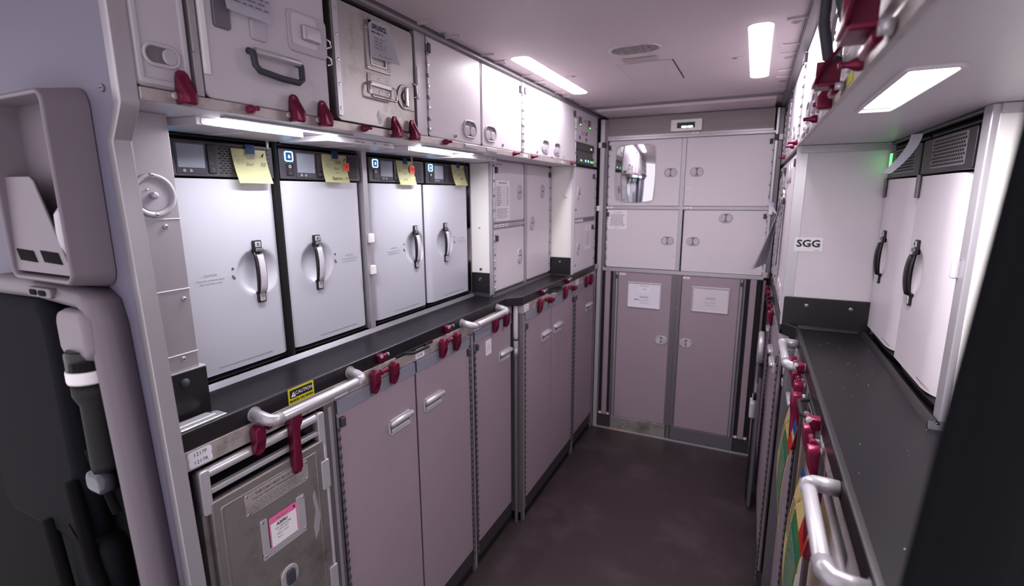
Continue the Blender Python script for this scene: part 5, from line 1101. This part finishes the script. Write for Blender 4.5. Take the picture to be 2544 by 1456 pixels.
for k in range(2): b = MB(); b.grid(lambda u, v, k=k: (u * .06, -.006 - .006 * k - .006 * (1 - v), v * .30 - .05 * k * (1 - v)), 3, 6, 'paper' if k else 'ink_grey', .0005); b.link('sheet', t)
# folded hand trolley
t = thing('hand_trolley', 'folded metal hand trolley with a wheel leaning on the grey doors', 'trolley', 'R', (.110, 2.760, .0))
b = MB(); b.tube([(.0, -.022, .03), (.012, -.030, .40), (.02, -.024, .72), (.02, -.020, .84), (.05, -.018, .86)], .008, 'satin', 10); b.tube([(.16, -.014, .03), (.16, -.016, .72)], .008, 'satin_dark', 10); b.rr(.0, .16, .03, .62, .006, -.024, -.018, 'satin_dark', .002, 3); b.box(-.004, .03, -.034, -.012, .04, .07, 'satin', .003); b.link('frame', t)
b = MB(); b.lathe([(.072, -.014), (.080, -.020), (.080, -.034), (.072, -.040), (.060, -.034), (.060, -.020)], 'satin', 'y', (.11, 0, .86), 28); b.lathe([(.058, -.022), (.058, -.030)], 'satin_dark', 'y', (.11, 0, .86), 24); b.link('wheel', t)
b = MB(); b.rr(.085, .140, .68, .775, .006, -.030, -.006, 'rubber', .003, 4); b.link('grip', t)
b = MB(); b.rr(.075, .155, .50, .585, .010, -.052, -.018, 'plastic_grey', .005, 4); b.rr(.085, .120, .585, .615, .003, -.040, -.020, 'black', .002, 3); b.rr(.09, .11, .588, .610, .002, -.042, -.030, 'white', .001, 3); b.link('buckle', t)
b = MB(); b.rr(.080, .105, .05, .50, .003, -.036, -.030, 'black', .001, 2); b.rr(.120, .148, .05, .50, .003, -.034, -.028, 'black', .001, 2); b.link('strap', t)

# ------------------------------------------------------------------ dark curtain close to the camera
b = MB()
def cf(u, v):
    z = .04 + v * 2.03; x = .102 + (z - 1.61) * .060 + u * .17; return (x, .300 + .014 * math.sin(u * 22 + .6) + .004 * math.sin(v * 5), z)
b.grid(cf, 70, 12, 'curtain', .003); solo(b, 'curtain', 'dark blurred curtain hanging beside the camera at the near end of the worktop', 'curtain', 'B', (0, 0, 0))

# ------------------------------------------------------------------ crew seat folded on the partition
t = thing('stowage_tray', 'grey plastic wall box with a slotted flap hanging on the partition', 'box', 'B', (-1.235, .486, 1.452))
b = MB(); D = .060
b.frame(0, .215, 0, .318, .022, .010, -D, .0, 'seat_shell_light', .004, 6)
b.loft([[(a, y, c) for a, c in rrect(-q, .215 + q, -q, .318 + q, .022 + q, 6)] for y, q in ((-D + .004, 0), (-D * .6, .0035), (-D * .15, .009), (0, .010))], 'seat_shell', caps=False); b.link('shell', t, sharp=50)
b = MB(); b.rr(.009, .206, .009, .309, .014, -.012, -.002, 'seat_shell', 0, 5); b.disc(.170, .175, .008, -.016, -.011, 'recess', .002, 14); b.rr(.160, .200, .235, .255, .002, -.013, -.011, 'plastic_grey', 0, 3); b.text('LIFE VEST', .180, .245, .006, 'ink_grey', -.0135); b.link('back_plate', t)
b = MB(); fl = lambda x, z, y: (x, y, z)
b.loft([[(.002, -.042, .184), (.096, -.042, .183), (.108, -.042, .176), (.200, -.049, .026), (.196, -.049, .016), (.002, -.049, .016)], [(.002, -.047, .184), (.096, -.047, .183), (.108, -.047, .176), (.200, -.054, .026), (.196, -.054, .016), (.002, -.054, .016)]], 'seat_shell_light'); o = b.link('flap', t)
b = MB()
for x in (.020, .106): b.loft([[(x, -.050, .056), (x + .060, -.050, .054), (x + .072, -.051, .034), (x + .012, -.051, .036)], [(x, -.0538, .056), (x + .060, -.0538, .054), (x + .072, -.0548, .034), (x + .012, -.0548, .036)]], 'seat_dark')
b.link('slot', o)
b = MB(); b.tube([(0, 0, -.070), (0, -.002, -.02), (0, -.001, .01), (0, 0, .022)], [.016, .018, .018, .012], 'plastic_grey', 16); solo(b, 'white_roll', 'white rolled item standing inside the wall box behind its flap', 'roll', 'B', (-1.058, .452, 1.560))
b = MB(); screw(b, 0, 0, 0, .006, 'satin_dark'); solo(b, 'screw', 'single worn screw in the partition beside the metal edge trim', 'screw', 'B', (-.967, .488, 1.773))
t = thing('crew_seat', 'folded crew seat with a dark cushion and grey shell on the partition', 'seat', 'B', (-1.30, .486, .60))
b = MB(); rings = []
for k in range(13):      # shell side band: top edge turning down the aisle side
    pass
P_ = [(-.10, .845), (.12, .850), (.255, .842), (.292, .822), (.304, .780), (.316, .60), (.334, .30), (.352, -.10), (.356, -.45)]
for i, (x, z) in enumerate(P_):
    p0, p1 = P_[max(i - 1, 0)], P_[min(i + 1, len(P_) - 1)]; tx, tz = p1[0] - p0[0], p1[1] - p0[1]; L_ = math.hypot(tx, tz); nx, nz = -tz / L_, tx / L_
    rings.append([(x, 0, z), (x, -.030, z), (x - nx * .006, -.046, z - nz * .006), (x - nx * .020, -.052, z - nz * .020), (x - nx * .032, -.048, z - nz * .032), (x - nx * .036, -.030, z - nz * .036), (x - nx * .036, 0, z - nz * .036)])
b.loft(rings, 'seat_shell'); b.link('shell', t, sharp=60)
b = MB(); b.box(-.15, .280, -.010, .0, -.55, .82, 'seat_dark', .003); b.link('back_panel', t)
b = MB(); b.rr(-.20, .165, .30, .815, .05, -.060, -.008, 'seat_cushion', .020, 8); b.link('cushion', t, sharp=60)
b = MB(); b.rr(.105, .190, .822, .840, .007, -.058, -.02, 'seat_shell', .003, 4); b.rr(.118, .142, .826, .836, .004, -.0595, -.05, 'seat_dark', 0, 4); b.rr(.150, .174, .826, .836, .004, -.0595, -.05, 'seat_dark', 0, 4); b.link('vent', t)
b = MB(); b.rr(.185, .292, .715, .806, .026, -.060, -.006, 'seat_shell_light', .014, 8); b.link('cover_cap', t, sharp=60)
b = MB(); b.loft([[(x, y + dy, z) for x, y, z in ((.06, -.02, .36), (.10, -.05, .35), (.20, -.055, .26), (.19, -.02, .25))] for dy in (0, -.012)], 'seat_dark', caps=True); b.rr(.06, .21, .05, .33, .03, -.055, -.012, 'seat_cushion', .015, 6); b.link('folded_pan', t, sharp=60)
b = MB(); b.rr(.205, .265, .455, .500, .018, -.066, -.035, 'screen_frame', .010, 6); b.link('armrest_tip', t, sharp=60)
b = MB(); b.tube([(.15, -.062, .46), (.18, -.066, .30), (.24, -.064, .10), (.28, -.06, -.20)], [.012, .013, .013, .013], 'seat_dark', 8); b.tube([(.02, -.062, .34), (.06, -.066, .16), (.12, -.064, -.1), (.14, -.06, -.3)], .012, 'seat_dark', 8); b.tube([(.27, -.05, .42), (.24, -.055, .50), (.22, -.055, .54)], .008, 'seat_dark', 8); b.link('belt', t, sharp=60)
b = MB(); b.rr(-.10, .12, -.12, .09, .04, -.075, -.012, 'seat_shell', .02, 6); b.rr(-.06, .22, -.42, -.06, .05, -.080, -.012, 'seat_cushion', .02, 6); b.link('seat_pan', t, sharp=60)
b = MB(); b.box(-.70, .325, -.006, .0, -.598, .34, 'seat_dark', .002); b.link('dark_sheet', t)  # added dark sheet that keeps the partition dark below the seat
t = thing('flashlight', 'black flashlight with a white band clipped upright in the crew seat', 'flashlight', 'B', (-1.060, .444, 1.10))
b = MB(); b.lathe([(.020, 0), (.022, .01), (.022, .130), (.030, .150), (.030, .178)], 'black_matte', 'z', n=20); b.link('barrel', t); MB().lathe([(.033, .174), (.034, .178), (.034, .194), (.033, .198)], 'white', 'z', n=22).link('white_band', t); MB().lathe([(.032, .196), (.032, .228), (.028, .234)], 'black', 'z', n=22).link('head', t)
